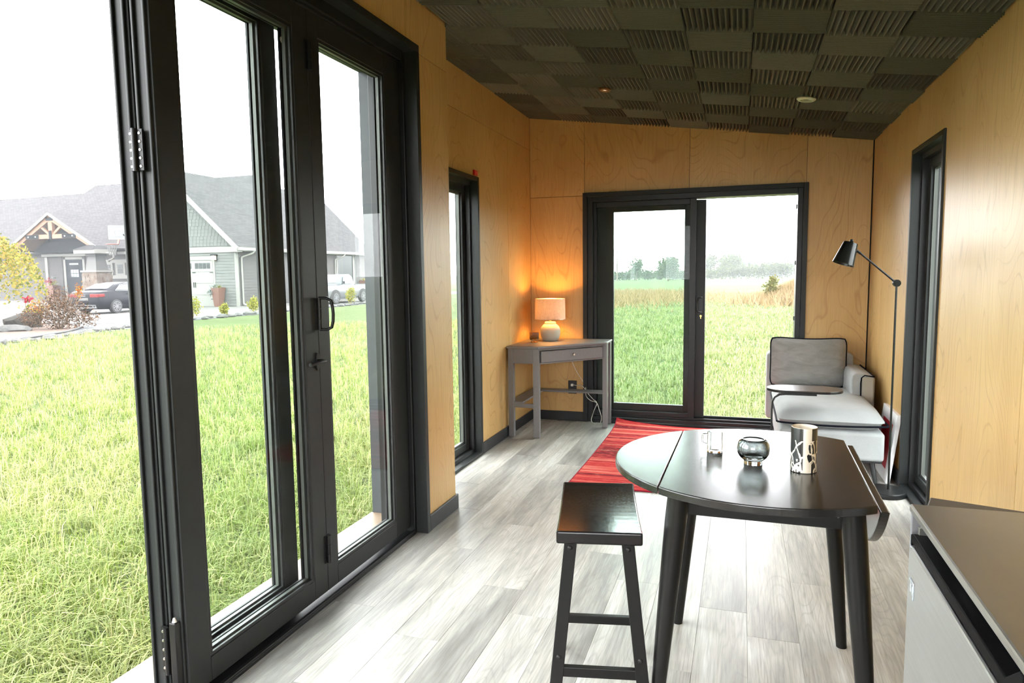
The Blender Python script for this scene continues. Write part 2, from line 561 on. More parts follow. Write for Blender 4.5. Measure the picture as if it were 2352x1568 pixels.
def leaf(name, label, y0, y1, x_in, th_=0.060, stile=(0.095, 0.095), z0=0.036, z1=2.380, zg0=0.118, zg1=2.292, flip=False):
    """one glazed door leaf in a plane x=const; room face at x_in"""
    root = thing(name, label, 'door', (x_in, (y0 + y1) / 2, z0), kind='structure')
    Y0, Y1 = y0 - (y0 + y1) / 2, y1 - (y0 + y1) / 2
    X0, X1 = -th_, 0.0
    g0, g1 = Y0 + stile[0], Y1 - stile[1]
    Z1, G0, G1 = z1 - z0, zg0 - z0, zg1 - z0
    for (a, b) in ((Y0, g0), (g1, Y1)):
        m = MB()
        m.box(X0, X1, a, b, 0, Z1)
        if a == Y0:                                             # profile lips on the free edge
            for xx in (X0 + 0.004, X0 + 0.046):
                m.box(xx - 0.004, xx + 0.006, a - 0.010, a, 0, Z1)
        m.build('stile', FRAME2, root, bevel=0.003)
    bx(X0, X1, g0, g1, 0, G0).build('rail', FRAME2, root, bevel=0.003)
    bx(X0, X1, g0, g1, G1, Z1).build('rail', FRAME2, root, bevel=0.003)
    bead = MB()
    for (bx0, bx1) in ((-0.012, -0.004), (X0 + 0.004, X0 + 0.012)):
        t = 0.012
        bead.box(bx0, bx1, g0, g0 + t, G0, G1).box(bx0, bx1, g1 - t, g1, G0, G1).box(bx0, bx1, g0 + t, g1 - t, G0, G0 + t).box(bx0, bx1, g0 + t, g1 - t, G1 - t, G1)
    bead.build('glazing_bead', RUBBER, root)
    sp = MB(); t = 0.016
    sp.box(-0.036, -0.022, g0, g0 + t, G0, G1).box(-0.036, -0.022, g1 - t, g1, G0, G1).box(-0.036, -0.022, g0 + t, g1 - t, G0, G0 + t).box(-0.036, -0.022, g0 + t, g1 - t, G1 - t, G1)
    sp.build('spacer_bar', SPACER, root)
    bx(-0.0395, -0.0185, g0 + 0.001, g1 - 0.001, G0 + 0.001, G1 - 0.001).build('pane', PANE, root)
    return root

def to_leaf(root, bm):
    """move builder vertices from world to the leaf's frame"""
    l = root.location
    bm.v = [(x - l[0], y - l[1], z - l[2]) for x, y, z in bm.v]
    return bm

d2 = leaf('door_2', 'closed glass door leaf hinged at the plywood wall end', 2.4315, 3.200, XP, stile=(0.075, 0.152))
d1 = leaf('door_1', 'closed glass door leaf carrying the black pull and lever handles', 1.655, 2.4295, XP, stile=(0.095, 0.092))
d3 = leaf('door_3', 'glass door leaf folded flat against the outside of the next leaf', 1.655, 2.335, -1.7005, stile=(0.095, 0.085))

# edge hinges joining leaf 1 and the folded leaf
def edge_hinge(root, z0, z1, box=False):
    ye = 1.645
    m = MB()
    m.box(-1.712, -1.694, ye - 0.006, ye + 0.002, z0, z1).box(-1.682, -1.662, ye - 0.006, ye + 0.002, z0, z1)
    m.cyl((-1.688, ye - 0.010, z0 - 0.002), (-1.688, ye - 0.010, z1 + 0.002), 0.0075, n=14)
    h = to_leaf(root, m).build('hinge', BLKMETAL, root, smooth=35)
    sc = MB()
    for k in range(5):
        z = z0 + (z1 - z0) * (k + 0.5) / 5
        for x in (-1.704, -1.671):
            sc.cyl((x, ye - 0.006, z), (x, ye - 0.0085, z), 0.0046, 0.0036, n=12)
    to_leaf(root, sc)
    for k in range(10):
        one = MB(); one.v = sc.v[k * 24:(k + 1) * 24]; one.f = [tuple(i - k * 24 for i in f) for f in sc.f[k * 14:(k + 1) * 14]]
        one.build('screw', STEEL, h)
    return h
edge_hinge(d1, 1.665, 1.783)
edge_hinge(d1, 0.115, 0.265)
m = MB().box(-1.662, -1.638, 1.622, 1.646, 0.080, 0.292)
m = to_leaf(d1, m).build('hinge_carrier', BLKMETAL, d1, bevel=0.003)
mm = MB().cyl((-1.650, 1.634, 0.292), (-1.650, 1.634, 0.306), 0.008, 0.004, n=14)
to_leaf(d1, mm).build('guide_pin', STEEL, d1, smooth=40)
# inside hinges on the joint between leaf 1 and leaf 2
for z0, z1 in ((0.160, 0.278), (2.150, 2.262), (1.135, 1.262)):
    m = MB()
    n3 = 3
    for k in range(n3):
        a = z0 + (z1 - z0) * k / n3; b = z0 + (z1 - z0) * (k + 1) / n3 - 0.0015
        m.cyl((XP + 0.010, 2.4305, a), (XP + 0.010, 2.4305, b), 0.0095, n=16)
    m.box(XP, XP + 0.004, 2.412, 2.449, z0, z1)
    to_leaf(d1, m).build('hinge', BLKMETAL, d1, smooth=35)
mk = MB()
mk.tube([(-1.6595, 2.318 + 0.0065 * math.cos(t), 2.236 + 0.0085 * math.sin(t)) for t in np.linspace(0, 2 * PI, 18, endpoint=False)], 0.0010, 5, closed=True)
mk.box(-1.660, -1.659, 2.3155, 2.3167, 2.231, 2.241).box(-1.660, -1.659, 2.3167, 2.3200, 2.2398, 2.241).box(-1.660, -1.659, 2.3167, 2.3200, 2.2355, 2.2366).box(-1.660, -1.659, 2.3192, 2.3202, 2.2355, 2.241)
mk.bar((-1.6595, 2.3172, 2.2360), (-1.6595, 2.3205, 2.2310), 0.0010, 0.0010).box(-1.660, -1.659, 2.315, 2.323, 2.2235, 2.2248)
to_leaf(d1, mk).build('glass_mark', plain('pale_mark', (0.40, 0.42, 0.36), 0.5), d1)
# D pull
pl = MB()
pl.tube([(XP + 0.010, 2.4305, 1.262), (XP + 0.040, 2.437, 1.262), (XP + 0.056, 2.443, 1.252), (XP + 0.061, 2.446, 1.225), (XP + 0.063, 2.446, 1.198),
         (XP + 0.061, 2.446, 1.168), (XP + 0.056, 2.443, 1.144), (XP + 0.040, 2.437, 1.135), (XP + 0.010, 2.4305, 1.135)], 0.0065, 10)
to_leaf(d1, pl).build('pull_handle', BLKMETAL, d1, smooth=50)
# lever
lv = MB()
lv.prism([(2.412 + 0.014 * math.cos(t), 1.008 + 0.036 * math.sin(t)) for t in np.linspace(0, 2 * PI, 20, endpoint=False)], XP - 0.001, XP + 0.007, 'x')
lv.cyl((XP + 0.006, 2.412, 1.008), (XP + 0.034, 2.412, 1.008), 0.010, n=14)
lv.tube([(XP + 0.034, 2.420, 1.008), (XP + 0.038, 2.400, 1.009), (XP + 0.038, 2.370, 1.009), (XP + 0.035, 2.340, 1.006), (XP + 0.033, 2.318, 1.006)], 0.0075, 10)
to_leaf(d1, lv).build('lever_handle', BLKMETAL, d1, smooth=50)

# outside ledge, reveal and header of the thick wall
LEDGE = plain('sand_coloured_sill', (0.17, 0.115, 0.072), 0.5, vary=0.06, grain=90)
SLATE = plain('slate_cladding', (0.020, 0.024, 0.028), 0.55, vary=0.10, grain=25)
tag(bx(-2.00, -1.80, -0.3, 3.45, -0.06, -0.004).build('ledge', LEDGE, bevel=0.004), 'sand-coloured outer ledge below the folding glass door', 'ledge', kind='structure')
tag(MB().box(-1.992, -1.806, 3.45, 3.628, -0.30, 2.62).box(-1.86, -1.84, 3.438, 3.45, 0, 2.5).build('outer_reveal', SLATE), 'slate-grey cladding that ends the recessed door opening outside', 'wall', kind='structure')
tag(MB().box(-1.992, -1.804, -2.3, 3.449, 2.44, 2.80).build('outer_header', SLATE), 'slate-grey cladding above the folding door outside', 'wall', kind='structure')
tag(MB().box(-1.990, -1.804, -2.3, 3.449, -0.32, -0.062).build('plinth', SLATE), 'slate-grey plinth under the outer ledge', 'wall', kind='structure')

# ================================================================== SLOT WINDOWS
def slot_window(name, label, x_in, sgn, y0, y1, ztop, depth, th_, pane_z0=0.07):
    """tall slot window in an x=const wall; sgn=+1 when the outside is towards +x"""
    root = thing(name, label, 'window', (x_in, (y0 + y1) / 2, 0), kind='structure')
    a, b = y0 - (y0 + y1) / 2, y1 - (y0 + y1) / 2
    def X(u0, u1): return (min(sgn * u0, sgn * u1), max(sgn * u0, sgn * u1))
    x0, x1 = X(-0.012, depth)
    w = 0.030
    m = MB().box(x0, x1, a, a + w, 0, ztop).box(x0, x1, b - w, b, 0, ztop).box(x0, x1, a + w, b - w, ztop - w, ztop).box(x0, x1, a + w, b - w, 0, 0.02)
    m.build('casing', FRAME2, root, bevel=0.002)
    x0, x1 = X(depth * 0.55, depth + th_)
    s = 0.052
    m = MB().box(x0, x1, a + w, a + w + 0.02, 0.02, ztop - w).box(x0, x1, b - w - 0.02, b - w, 0.02, ztop - w).box(x0, x1, a + w + 0.02, b - w - 0.02, ztop - w - 0.03, ztop - w).box(x0, x1, a + w + 0.02, b - w - 0.02, 0.02, 0.045)
    m.build('frame', RUBBER, root)
    x0, x1 = X(depth, depth + th_ * 0.9)
    A, B, Z0, Z1 = a + w + 0.02, b - w - 0.02, 0.045, ztop - w - 0.03
    for q in ((A, A + s, Z0, Z1), (B - s, B, Z0, Z1), (A + s, B - s, Z0, Z0 + s), (A + s, B - s, Z1 - s, Z1)):
        bx(x0, x1, *q).build('sash_member', FRAME2, root, bevel=0.003)
    p0, p1 = X(depth + th_ * 0.3, depth + th_ * 0.65)
    bx(p0 + 0.003, p1 - 0.003, A + s, B - s, Z0 + s, Z1 - s).build('pane', PANE, root)
    sp = MB(); t = 0.014
    sp.box(p0, p1, A + s, A + s + t, Z0 + s, Z1 - s).box(p0, p1, B - s - t, B - s, Z0 + s, Z1 - s).box(p0, p1, A + s + t, B - s - t, Z0 + s, Z0 + s + t).box(p0, p1, A + s + t, B - s - t, Z1 - s - t, Z1 - s)
    sp.build('spacer_bar', SPACER, root)
    return root
slot_window('window_1', 'tall narrow black-framed window in the left wall near the desk', XL, -1, 4.10, 4.815, 2.040, 0.085, 0.06)
slot_window('window_2', 'tall narrow black-framed window in the right wall behind the floor lamp', XR, 1, 4.078, 4.785, 2.045, 0.072, 0.055)

# ================================================================== SLIDING DOOR (back wall)
tr2 = MB().box(-1.347, -1.309, YB - 0.020, YB + 0.06, 0, 2.040).box(0.456, 0.493, YB - 0.020, YB + 0.06, 0, 2.040).box(-1.309, 0.456, YB - 0.020, YB + 0.06, 2.002, 2.040)
tag(tr2.build('trim_2', FRAME2, bevel=0.002), 'black casing around the sliding glass door on the end wall', 'trim', kind='structure')
sd = thing('door_4', 'black sliding patio door on the end wall, right half slid open', 'door', (-0.43, YB, 0), kind='structure')
def sdb(x0, x1, y0, y1, z0, z1): return bx(x0 + 0.43, x1 + 0.43, y0, y1, z0, z1)
def sdm(lst):
    m = MB()
    for (x0, x1, y0, y1, z0, z1) in lst: m.box(x0 + 0.43, x1 + 0.43, y0, y1, z0, z1)
    return m
sdm([(-1.309, -1.262, 0.0, 0.17, 0, 2.003), (0.416, 0.456, 0.0, 0.17, 0, 2.003), (-1.262, 0.416, 0.0, 0.17, 1.958, 2.003), (-1.262, 0.416, -0.004, 0.17, 0, 0.050), (-1.262, 0.416, 0.115, 0.125, 0.05, 0.082), (-1.262, 0.416, 0.03, 0.04, 0.05, 0.070)]).build('frame', FRAME, sd, bevel=0.003)
sdm([(-1.262, 0.416, -0.030, -0.004, 0, 0.022)]).build('threshold', FRAME, sd, bevel=0.004)
# fixed leaf
for q in ((-1.262, -1.236, 0.045, 0.085, 0.05, 1.958), (-0.430, -0.378, 0.045, 0.085, 0.05, 1.958), (-1.236, -0.430, 0.045, 0.085, 0.05, 0.105), (-1.236, -0.430, 0.045, 0.085, 1.912, 1.958)):
    sdb(*q).build('fixed_sash', FRAME, sd, bevel=0.003)
sdb(-1.236, -0.430, 0.058, 0.074, 0.105, 1.912).build('pane', PANE, sd)
# sliding leaf, slid behind the fixed one
for q in ((-1.261, -1.092, 0.095, 0.135, 0.072, 1.950), (-0.478, -0.300, 0.095, 0.135, 0.072, 1.950), (-1.092, -0.478, 0.095, 0.135, 0.072, 0.165), (-1.092, -0.478, 0.095, 0.135, 1.873, 1.950)):
    sdb(*q).build('sliding_sash', FRAME2, sd, bevel=0.003)
sdb(-1.092, -0.478, 0.107, 0.123, 0.165, 1.873).build('pane', PANE_TINT, sd)
hd = MB()
hx = -0.338 + 0.43
hd.box(hx - 0.016, hx + 0.022, 0.089, 0.096, 0.985, 1.130)
hd.tube([(hx + 0.014, 0.092, 1.118), (hx + 0.008, 0.070, 1.120), (hx - 0.014, 0.058, 1.114), (hx - 0.024, 0.055, 1.085), (hx - 0.027, 0.055, 1.050), (hx - 0.026, 0.055, 1.015), (hx - 0.018, 0.058, 0.996), (hx + 0.004, 0.070, 0.990), (hx + 0.010, 0.092, 0.990)], 0.006, 10)
hd.build('pull_handle', BLKMETAL, sd, smooth=50)
kl = MB().cyl((hx + 0.004, 0.096, 0.958), (hx + 0.004, 0.084, 0.958), 0.0085, n=16).box(hx + 0.001, hx + 0.007, 0.082, 0.094, 0.935, 0.956)
kl.build('lock_cylinder', BRASS, sd, smooth=40)
for zz in (1.84, 1.385, 0.93):
    sdb(0.408, 0.417, 0.06, 0.085, zz, zz + 0.035).build('latch_keeper', BLKMETAL, sd)

# ================================================================== SMALL FIXTURES
def downlight(name, label, x, y, ringmat, lensmat, ring):
    z = zc(x) - 0.004
    t = thing(name, label, 'ceiling light', (x, y, z))
    t.rotation_euler = (0, 0.1364, 0)
    MB().lathe([(ring, 0.006), (ring, 0.0), (ring * 0.82, -0.008), (ring * 0.62, -0.008), (ring * 0.55, 0.010), (ring * 0.55, 0.03)], 28, caps=False).build('trim_ring', ringmat, t, smooth=40)
    MB().lathe([(ring * 0.56, 0.004), (ring * 0.3, -0.001), (0.0005, -0.003)], 24, caps=False).build('lens', lensmat, t, smooth=60)
    return t
BRONZE = plain('bronze', (0.20, 0.11, 0.04), 0.35, metal=0.8)
PALEG = plain('reflection_green_ring', (0.55, 0.60, 0.45), 0.35, metal=0.4)  # green reflection on the metal put into the base colour
LENS, nt, b = new_mat('frosted_lens')
b.inputs['Base Color'].default_value = (0.85, 0.80, 0.68, 1)
b.inputs['Emission Color'].default_value = (1, 0.86, 0.62, 1)
b.inputs['Emission Strength'].default_value = 2.0
LENS2 = plain('dark_lens', (0.10, 0.11, 0.07), 0.15)
downlight('recessed_light', 'bronze-ringed recessed ceiling light with a pale lens', -0.917, 4.883, BRONZE, LENS, 0.045)
downlight('recessed_light', 'pale recessed ceiling ring coloured with its green reflection, with a dark centre', 0.362, 4.881, PALEG, LENS2, 0.058)

RED = plain('red_plastic', S(205, 18, 28), 0.35, vary=0.05)
rs = thing('alarm_button', 'small red plastic button unit on the plywood above the left slot window', 'button', (XL, 4.759, 2.066))
bx(0.0005, 0.012, -0.034, 0.034, -0.019, 0.019).build('housing', RED, rs, bevel=0.004)
bx(0.012, 0.0135, -0.018, 0.018, -0.004, 0.006).build('badge', plain('red_badge', S(225, 80, 80), 0.4), rs)

BLKPLAST = plain('black_plastic', (0.012, 0.012, 0.013), 0.4)
WHITEPL = plain('white_plastic', (0.80, 0.78, 0.72), 0.45)
ou = thing('wall_outlet', 'black wall outlet under the corner desk with a white plug in it', 'outlet', (-1.4485, YB, 0.309))
bx(-0.0385, 0.0385, -0.008, -0.0005, -0.060, 0.060).build('cover_plate', BLKPLAST, ou, bevel=0.003)
for z in (0.022, -0.022):
    bx(-0.017, 0.017, -0.010, -0.008, z - 0.015, z + 0.015).build('socket', BLKPLAST, ou, bevel=0.003)
ou2 = thing('wall_outlet', 'black wall outlet low on the right wall behind the grey chaise', 'outlet', (XR, 5.20, 0.309))
bx(-0.008, -0.0005, -0.0385, 0.0385, -0.060, 0.060).build('cover_plate', BLKPLAST, ou2, bevel=0.003)
for z in (0.022, -0.022):
    bx(-0.010, -0.008, -0.017, 0.017, z - 0.015, z + 0.015).build('socket', BLKPLAST, ou2, bevel=0.003)

# ================================================================== CORNER DESK
GREYP = plain('grey_painted_wood', S(112, 110, 110), 0.42, vary=0.04, grain=60)
desk = thing('corner_desk', 'grey painted corner desk with one drawer, lamp standing on it', 'desk', (-1.50, 5.80, 0))
def prism_at(root, poly, z0, z1):
    m = MB().prism(poly, z0, z1)
    return to_leaf(root, m)
prism_at(desk, [(-1.820, 5.370), (-1.548, 5.370), (-1.082, 5.870), (-1.082, 6.122), (-1.820, 6.122)], 0.737, 0.755).build('desktop', GREYP, desk, bevel=0.005)
LEGS = [(-1.812, 5.388, 0.045, 0.045), (-1.600, 5.388, 0.050, 0.045), (-1.128, 5.898, 0.040, 0.046), (-1.128, 6.068, 0.040, 0.045)]
for (x, y, w, d) in LEGS:
    m = MB().box(x, x + w, y, y + d, 0.003, 0.737).cyl((x + w / 2, y + d / 2, 0), (x + w / 2, y + d / 2, 0.004), 0.014, n=12)
    to_leaf(desk, m).build('leg', GREYP, desk, bevel=0.003)
to_leaf(desk, bx(-1.767, -1.600, 5.393, 5.411, 0.612, 0.737)).build('side_apron', GREYP, desk, bevel=0.002)
to_leaf(desk, bx(-1.125, -1.107, 5.944, 6.068, 0.612, 0.737)).build('side_apron', GREYP, desk, bevel=0.002)
to_leaf(desk, bx(-1.812, -1.13, 6.095, 6.113, 0.612, 0.737)).build('back_apron', GREYP, desk, bevel=0.002)
to_leaf(desk, bx(-1.812, -1.795, 5.43, 6.095, 0.612, 0.737)).build('back_apron', GREYP, desk, bevel=0.002)
p0, p1 = Vector((-1.556, 5.412, 0)), Vector((-1.122, 5.892, 0))
dv = (p1 - p0).normalized(); nv = Vector((dv.y, -dv.x, 0))
rot = Matrix((dv, -nv, Vector((0, 0, 1)))).transposed()
mid = (p0 + p1) / 2
L = (p1 - p0).length
m = MB()
m.obox(mid - nv * 0.010 + Vector((0, 0, 0.727)), (L, 0.018, 0.020), rot)
m.obox(mid - nv * 0.010 + Vector((0, 0, 0.612)), (L, 0.018, 0.012), rot)
to_leaf(desk, m).build('front_rail', GREYP, desk, bevel=0.002)
m = MB().obox(mid + nv * 0.004 + Vector((0, 0, 0.667)), (L - 0.03, 0.022, 0.092), rot)
dr = to_leaf(desk, m).build('drawer', GREYP, desk, bevel=0.003)
kp = mid + nv * 0.015 + Vector((0, 0, 0.670))
m = MB().cyl(kp, kp + nv * 0.014, 0.005, n=12).cyl(kp + nv * 0.012, kp + nv * 0.024, 0.013, 0.009, n=18)
to_leaf(desk, m).build('knob', NICKEL, dr, smooth=50)
prism_at(desk, [(-1.812, 5.395), (-1.690, 5.395), (-1.690, 6.000), (-1.110, 6.000), (-1.110, 6.112), (-1.812, 6.112)], 0.281, 0.297).build('shelf', GREYP, desk, bevel=0.002)
to_leaf(desk, bx(-1.767, -1.600, 5.395, 5.415, 0.248, 0.281)).build('stretcher', GREYP, desk, bevel=0.002)
to_leaf(desk, bx(-1.127, -1.108, 5.944, 6.068, 0.248, 0.281)).build('stretcher', GREYP, desk, bevel=0.002)

# table lamp ------------------------------------------------------------
m_, nt, b = new_mat('textured_ceramic')
v = coords(nt)
vo = node(nt, 'ShaderNodeTexVoronoi', i_Scale=75.0)
link(nt, v, vo.inputs['Vector'])
b.inputs['Base Color'].default_value = (0.50, 0.46, 0.39, 1)
b.inputs['Roughness'].default_value = 0.55
bump(nt, b, vo.outputs['Distance'], -1.0, 0.022)
CERAM = m_
m_, nt, b = new_mat('linen_shade')
nt.nodes.remove(b)
tl = node(nt, 'ShaderNodeBsdfTranslucent'); tl.inputs['Color'].default_value = (0.80, 0.68, 0.54, 1)
df = node(nt, 'ShaderNodeBsdfDiffuse')
wv = noise(nt, coords(nt, (40, 40, 260)), 1.0, 2.0)
wv2 = noise(nt, coords(nt, (240, 240, 18)), 1.0, 2.0)
link(nt, ramp(nt, math_n(nt, 'MULTIPLY', math_n(nt, 'ADD', wv, wv2), 0.5), [(0.3, (0.52, 0.42, 0.33)), (0.7, (0.80, 0.71, 0.60))]), df.inputs['Color'])
mx = node(nt, 'ShaderNodeMixShader', n_0=0.20)
link(nt, df.outputs[0], mx.inputs[1]); link(nt, tl.outputs[0], mx.inputs[2])
link(nt, mx.outputs[0], nt.nodes['Material Output'].inputs['Surface'])
LINEN = m_
lamp = thing('table_lamp', 'lit table lamp with a round textured cream base and linen drum shade', 'lamp', (-1.590, 5.905, 0.755))
MB().lathe([(0.060, 0), (0.070, 0.006), (0.082, 0.035), (0.089, 0.070), (0.088, 0.095), (0.078, 0.122), (0.060, 0.140), (0.051, 0.146), (0.050, 0.158), (0.045, 0.165), (0.012, 0.166)], 40).build('base', CERAM, lamp, smooth=50)
MB().cyl((0, 0, 0.164), (0, 0, 0.200), 0.011, n=16).cyl((0, 0, 0.200), (0, 0, 0.235), 0.016, n=16).build('socket', BRASS, lamp, smooth=40)
MB().lathe([(0.0005, 0.300), (0.012, 0.298), (0.024, 0.285), (0.028, 0.268), (0.022, 0.248), (0.012, 0.236)], 18).build('bulb', None, lamp, smooth=60)
m_, nt, b = new_mat('lit_bulb')
b.inputs['Emission Color'].default_value = (1.0, 0.62, 0.26, 1); b.inputs['Emission Strength'].default_value = 12.0
lamp.children[-1].data.materials.append(m_)
MB().lathe([(0.1335, 0.188), (0.1305, 0.366), (0.1290, 0.366), (0.1320, 0.188), (0.1335, 0.188)], 48, caps=False).build('lamp_shade', LINEN, lamp, smooth=60)
sm = MB()
for rr, zz in ((0.1332, 0.1885), (0.1300, 0.3655)):
    sm.tube([(rr * math.cos(t), rr * math.sin(t), zz) for t in np.linspace(0, 2 * PI, 40, endpoint=False)], 0.0018, 6, closed=True)
for t in (0, 2.09, 4.19):
    sm.tube([(0.016 * math.cos(t), 0.016 * math.sin(t), 0.232), (0.129 * math.cos(t), 0.129 * math.sin(t), 0.355)], 0.0014, 5)
sm.build('shade_ring', STEEL, lamp)
ld = bpy.data.lights.new('bulb_light', 'POINT')
ld.energy = 38.0; ld.color = (1.0, 0.46, 0.11); ld.shadow_soft_size = 0.035
lo = bpy.data.objects.new('bulb_light', ld); COL.objects.link(lo); lo.parent = lamp; lo.location = (0, 0, 0.275)

# smoked cup on the desk ----------------------------------------------
def glass_mat(name, col, rough=0.0, ior=1.45):
    m, nt, b = new_mat(name)
    b.inputs['Base Color'].default_value = (*col, 1)
    b.inputs['Transmission Weight'].default_value = 1.0
    b.inputs['Roughness'].default_value = rough
    b.inputs['IOR'].default_value = ior
    return m
SMOKE = glass_mat('smoked_glass', (0.50, 0.535, 0.53))
SMOKE2 = glass_mat('brown_smoked_glass', (0.50, 0.43, 0.36))
CLEAR = glass_mat('clear_glass', (0.97, 0.985, 0.98))
cup = thing('votive_cup', 'small brown smoked glass cup on a foot, on the desk beside the lamp', 'cup', (-1.686, 5.728, 0.755))
MB().lathe([(0.0005, 0.002), (0.028, 0.0), (0.030, 0.010), (0.024, 0.016), (0.036, 0.022), (0.040, 0.032), (0.0405, 0.084), (0.0375, 0.084), (0.0370, 0.034), (0.030, 0.026), (0.0005, 0.025)], 32, caps=False).build('bowl', SMOKE2, cup, smooth=50)

# cord -------------------------------------------------------------------
CORD = plain('white_cord', (0.78, 0.75, 0.68), 0.4)
cord = thing('power_cord', 'white power cord hanging behind the grey corner desk to the black outlet', 'cord', (-1.40, 6.07, 0.0))
yy = 6.128
def smooth_path(pts, n=6):
    pts = [Vector(p) for p in pts]; out = []
    for i in range(len(pts) - 1):
        a, b_, c, d = pts[max(i - 1, 0)], pts[i], pts[i + 1], pts[min(i + 2, len(pts) - 1)]
        for k in range(n):
            t = k / n
            out.append(0.5 * ((2 * b_) + (c - a) * t + (2 * a - 5 * b_ + 4 * c - d) * t * t + (3 * b_ - a - 3 * c + d) * t ** 3))
    out.append(pts[-1]); return out
m = MB()
m.tube(smooth_path([(-1.485, yy - 0.004, 0.66), (-1.445, yy - 0.002, 0.539), (-1.406, yy, 0.453), (-1.354, yy, 0.376), (-1.325, yy, 0.318), (-1.315, 6.105, 0.24), (-1.270, 6.09, 0.202), (-1.216, 6.085, 0.185), (-1.192, 6.08, 0.127), (-1.172, 6.08, 0.06), (-1.176, 6.07, 0.008)]), 0.0028, 7)
m.tube(smooth_path([(-1.442, 6.118, 0.335), (-1.40, 6.112, 0.330), (-1.352, 6.122, 0.324), (-1.300, 6.110, 0.262), (-1.248, 6.09, 0.215), (-1.214, 6.085, 0.182), (-1.240, 6.08, 0.110), (-1.262, 6.08, 0.035), (-1.252, 6.07, 0.006), (-1.225, 6.05, 0.004)]), 0.0028, 7)
to_leaf(cord, m).build('cable', CORD, cord, smooth=60)
m = MB().box(-1.459, -1.437, 6.112, 6.134, 0.320, 0.346)
to_leaf(cord, m).build('plug', WHITEPL, cord, bevel=0.003)

# ================================================================== RUG
m_, nt, b = new_mat('red_woven_rug')
v = coords(nt)
st = noise(nt, coords(nt, (0.30, 11.0, 1)), 1.0, 4.0, 0.65)
fine = noise(nt, coords(nt, (15, 95, 1)), 1.0, 3.0, 0.75)
sx = node(nt, 'ShaderNodeSeparateXYZ'); link(nt, v, sx.inputs[0])
dk = math_n(nt, 'SUBTRACT', 1.0, math_n(nt, 'MULTIPLY', math_n(nt, 'ABSOLUTE', math_n(nt, 'ADD', sx.outputs['Y'], 0.05)), 3.4, clamp=True), clamp=True)
c = ramp(nt, st, [(0.39, (0.17, 0.006, 0.014)), (0.46, (0.42, 0.014, 0.020)), (0.53, (0.54, 0.045, 0.036)), (0.60, (0.64, 0.20, 0.15))])
c = mixc(nt, math_n(nt, 'MULTIPLY', math_n(nt, 'SUBTRACT', fine, 0.50), 2.2, clamp=True), c, (0.60, 0.19, 0.145))
dmask = math_n(nt, 'MULTIPLY', math_n(nt, 'MULTIPLY', math_n(nt, 'SUBTRACT', 0.60, fine), 4.0, clamp=True), math_n(nt, 'ADD', math_n(nt, 'MULTIPLY', math_n(nt, 'MULTIPLY', dk, math_n(nt, 'MULTIPLY', math_n(nt, 'SUBTRACT', st, 0.30), 5.0, clamp=True)), 1.3), 0.25), clamp=True)
c = mixc(nt, dmask, c, (0.055, 0.010, 0.016))
link(nt, c, b.inputs['Base Color'])
b.inputs['Roughness'].default_value = 0.95
b.inputs['Specular IOR Level'].default_value = 0.1
bump(nt, b, fine, 0.7, 0.004)
RUG = m_
RUGEDGE = plain('rug_binding', (0.30, 0.012, 0.030), 0.9, spec=0.1, vary=0.2, grain=200)
RX0, RX1, RY0, RY1 = -1.035, 0.13, 4.235, 6.085
rug = thing('rug', 'red striped woven rug with one curled far corner', 'rug', ((RX0 + RX1) / 2, (RY0 + RY1) / 2, 0.0))
NX, NY = 30, 44
def rz(x, y):
    cx, cy_ = max(0.0, 1 - (x - RX0) / 0.55), max(0.0, 1 - (RY1 - y) / 0.16)
    e = max(0.0, 1 - (x - RX0) / 0.10) * max(0.0, (y - 5.75) / (RY1 - 5.75))
    return 0.0075 + 0.042 * cx ** 1.6 * cy_ ** 2 + 0.014 * e ** 2
vs = []; top = []
for j in range(NY + 1):
    for i in range(NX + 1):
        x, y = RX0 + (RX1 - RX0) * i / NX, RY0 + (RY1 - RY0) * j / NY
        x2 = x + (0.03 * (j / NY - 0.5) * 0 if i else 0) + 0.012 * math.sin(3 * j / NY)
        vs.append((x2, y - 0.018 * i / NX, rz(x, y)))
fs = [(j * (NX + 1) + i, j * (NX + 1) + i + 1, (j + 1) * (NX + 1) + i + 1, (j + 1) * (NX + 1) + i) for j in range(NY) for i in range(NX)]
n0 = len(vs)
m = MB(); m.add(vs + [(x, y, z - 0.0065) for x, y, z in vs], fs + [tuple(reversed([k + n0 for k in f])) for f in fs])
to_leaf(rug, m)
rp = m.build('pile', RUG, rug, smooth=40)
ring = [j * (NX + 1) for j in range(NY + 1)]
ring = [i for i in range(NX + 1)] + [j * (NX + 1) + NX for j in range(1, NY + 1)] + [NY * (NX + 1) + i for i in range(NX - 1, -1, -1)] + [j * (NX + 1) for j in range(NY - 1, 0, -1)]
m = MB(); m.tube([Vector(m2) + Vector((0, 0, -0.0025)) for m2 in [vs[k] for k in ring]], 0.0048, 6, closed=True)
to_leaf(rug, m).build('binding', RUGEDGE, rug, smooth=60)

# ================================================================== DROP-LEAF TABLE
m_, nt, b = new_mat('black_stained_wood')
gr = noise(nt, coords(nt, (9, 120, 9)), 1.0, 3.0, 0.6)
link(nt, ramp(nt, gr, [(0.3, (0.0125, 0.0125, 0.0122)), (0.7, (0.0155, 0.0155, 0.0150))]), b.inputs['Base Color'])
b.inputs['Roughness'].default_value = 0.24
b.inputs['Specular IOR Level'].default_value = 0.75
BLACKW = m_
SATIN = plain('satin_black_wood', (0.010, 0.010, 0.0095), 0.36, spec=0.2, vary=0.1)
LEGW = plain('black_leg_lacquer', (0.009, 0.009, 0.0085), 0.30, spec=0.28, vary=0.1)
table = thing('dropleaf_table', 'round black drop-leaf table with one leaf raised and one hanging', 'table', (0.070, 2.305, 0), math.radians(-1.0))
R, HX = 0.457, 0.277
def arc(a0, a1, n, r=R):
    return [(r * math.cos(a), r * math.sin(a)) for a in np.linspace(a0, a1, n)]
aa = math.acos(HX / R)
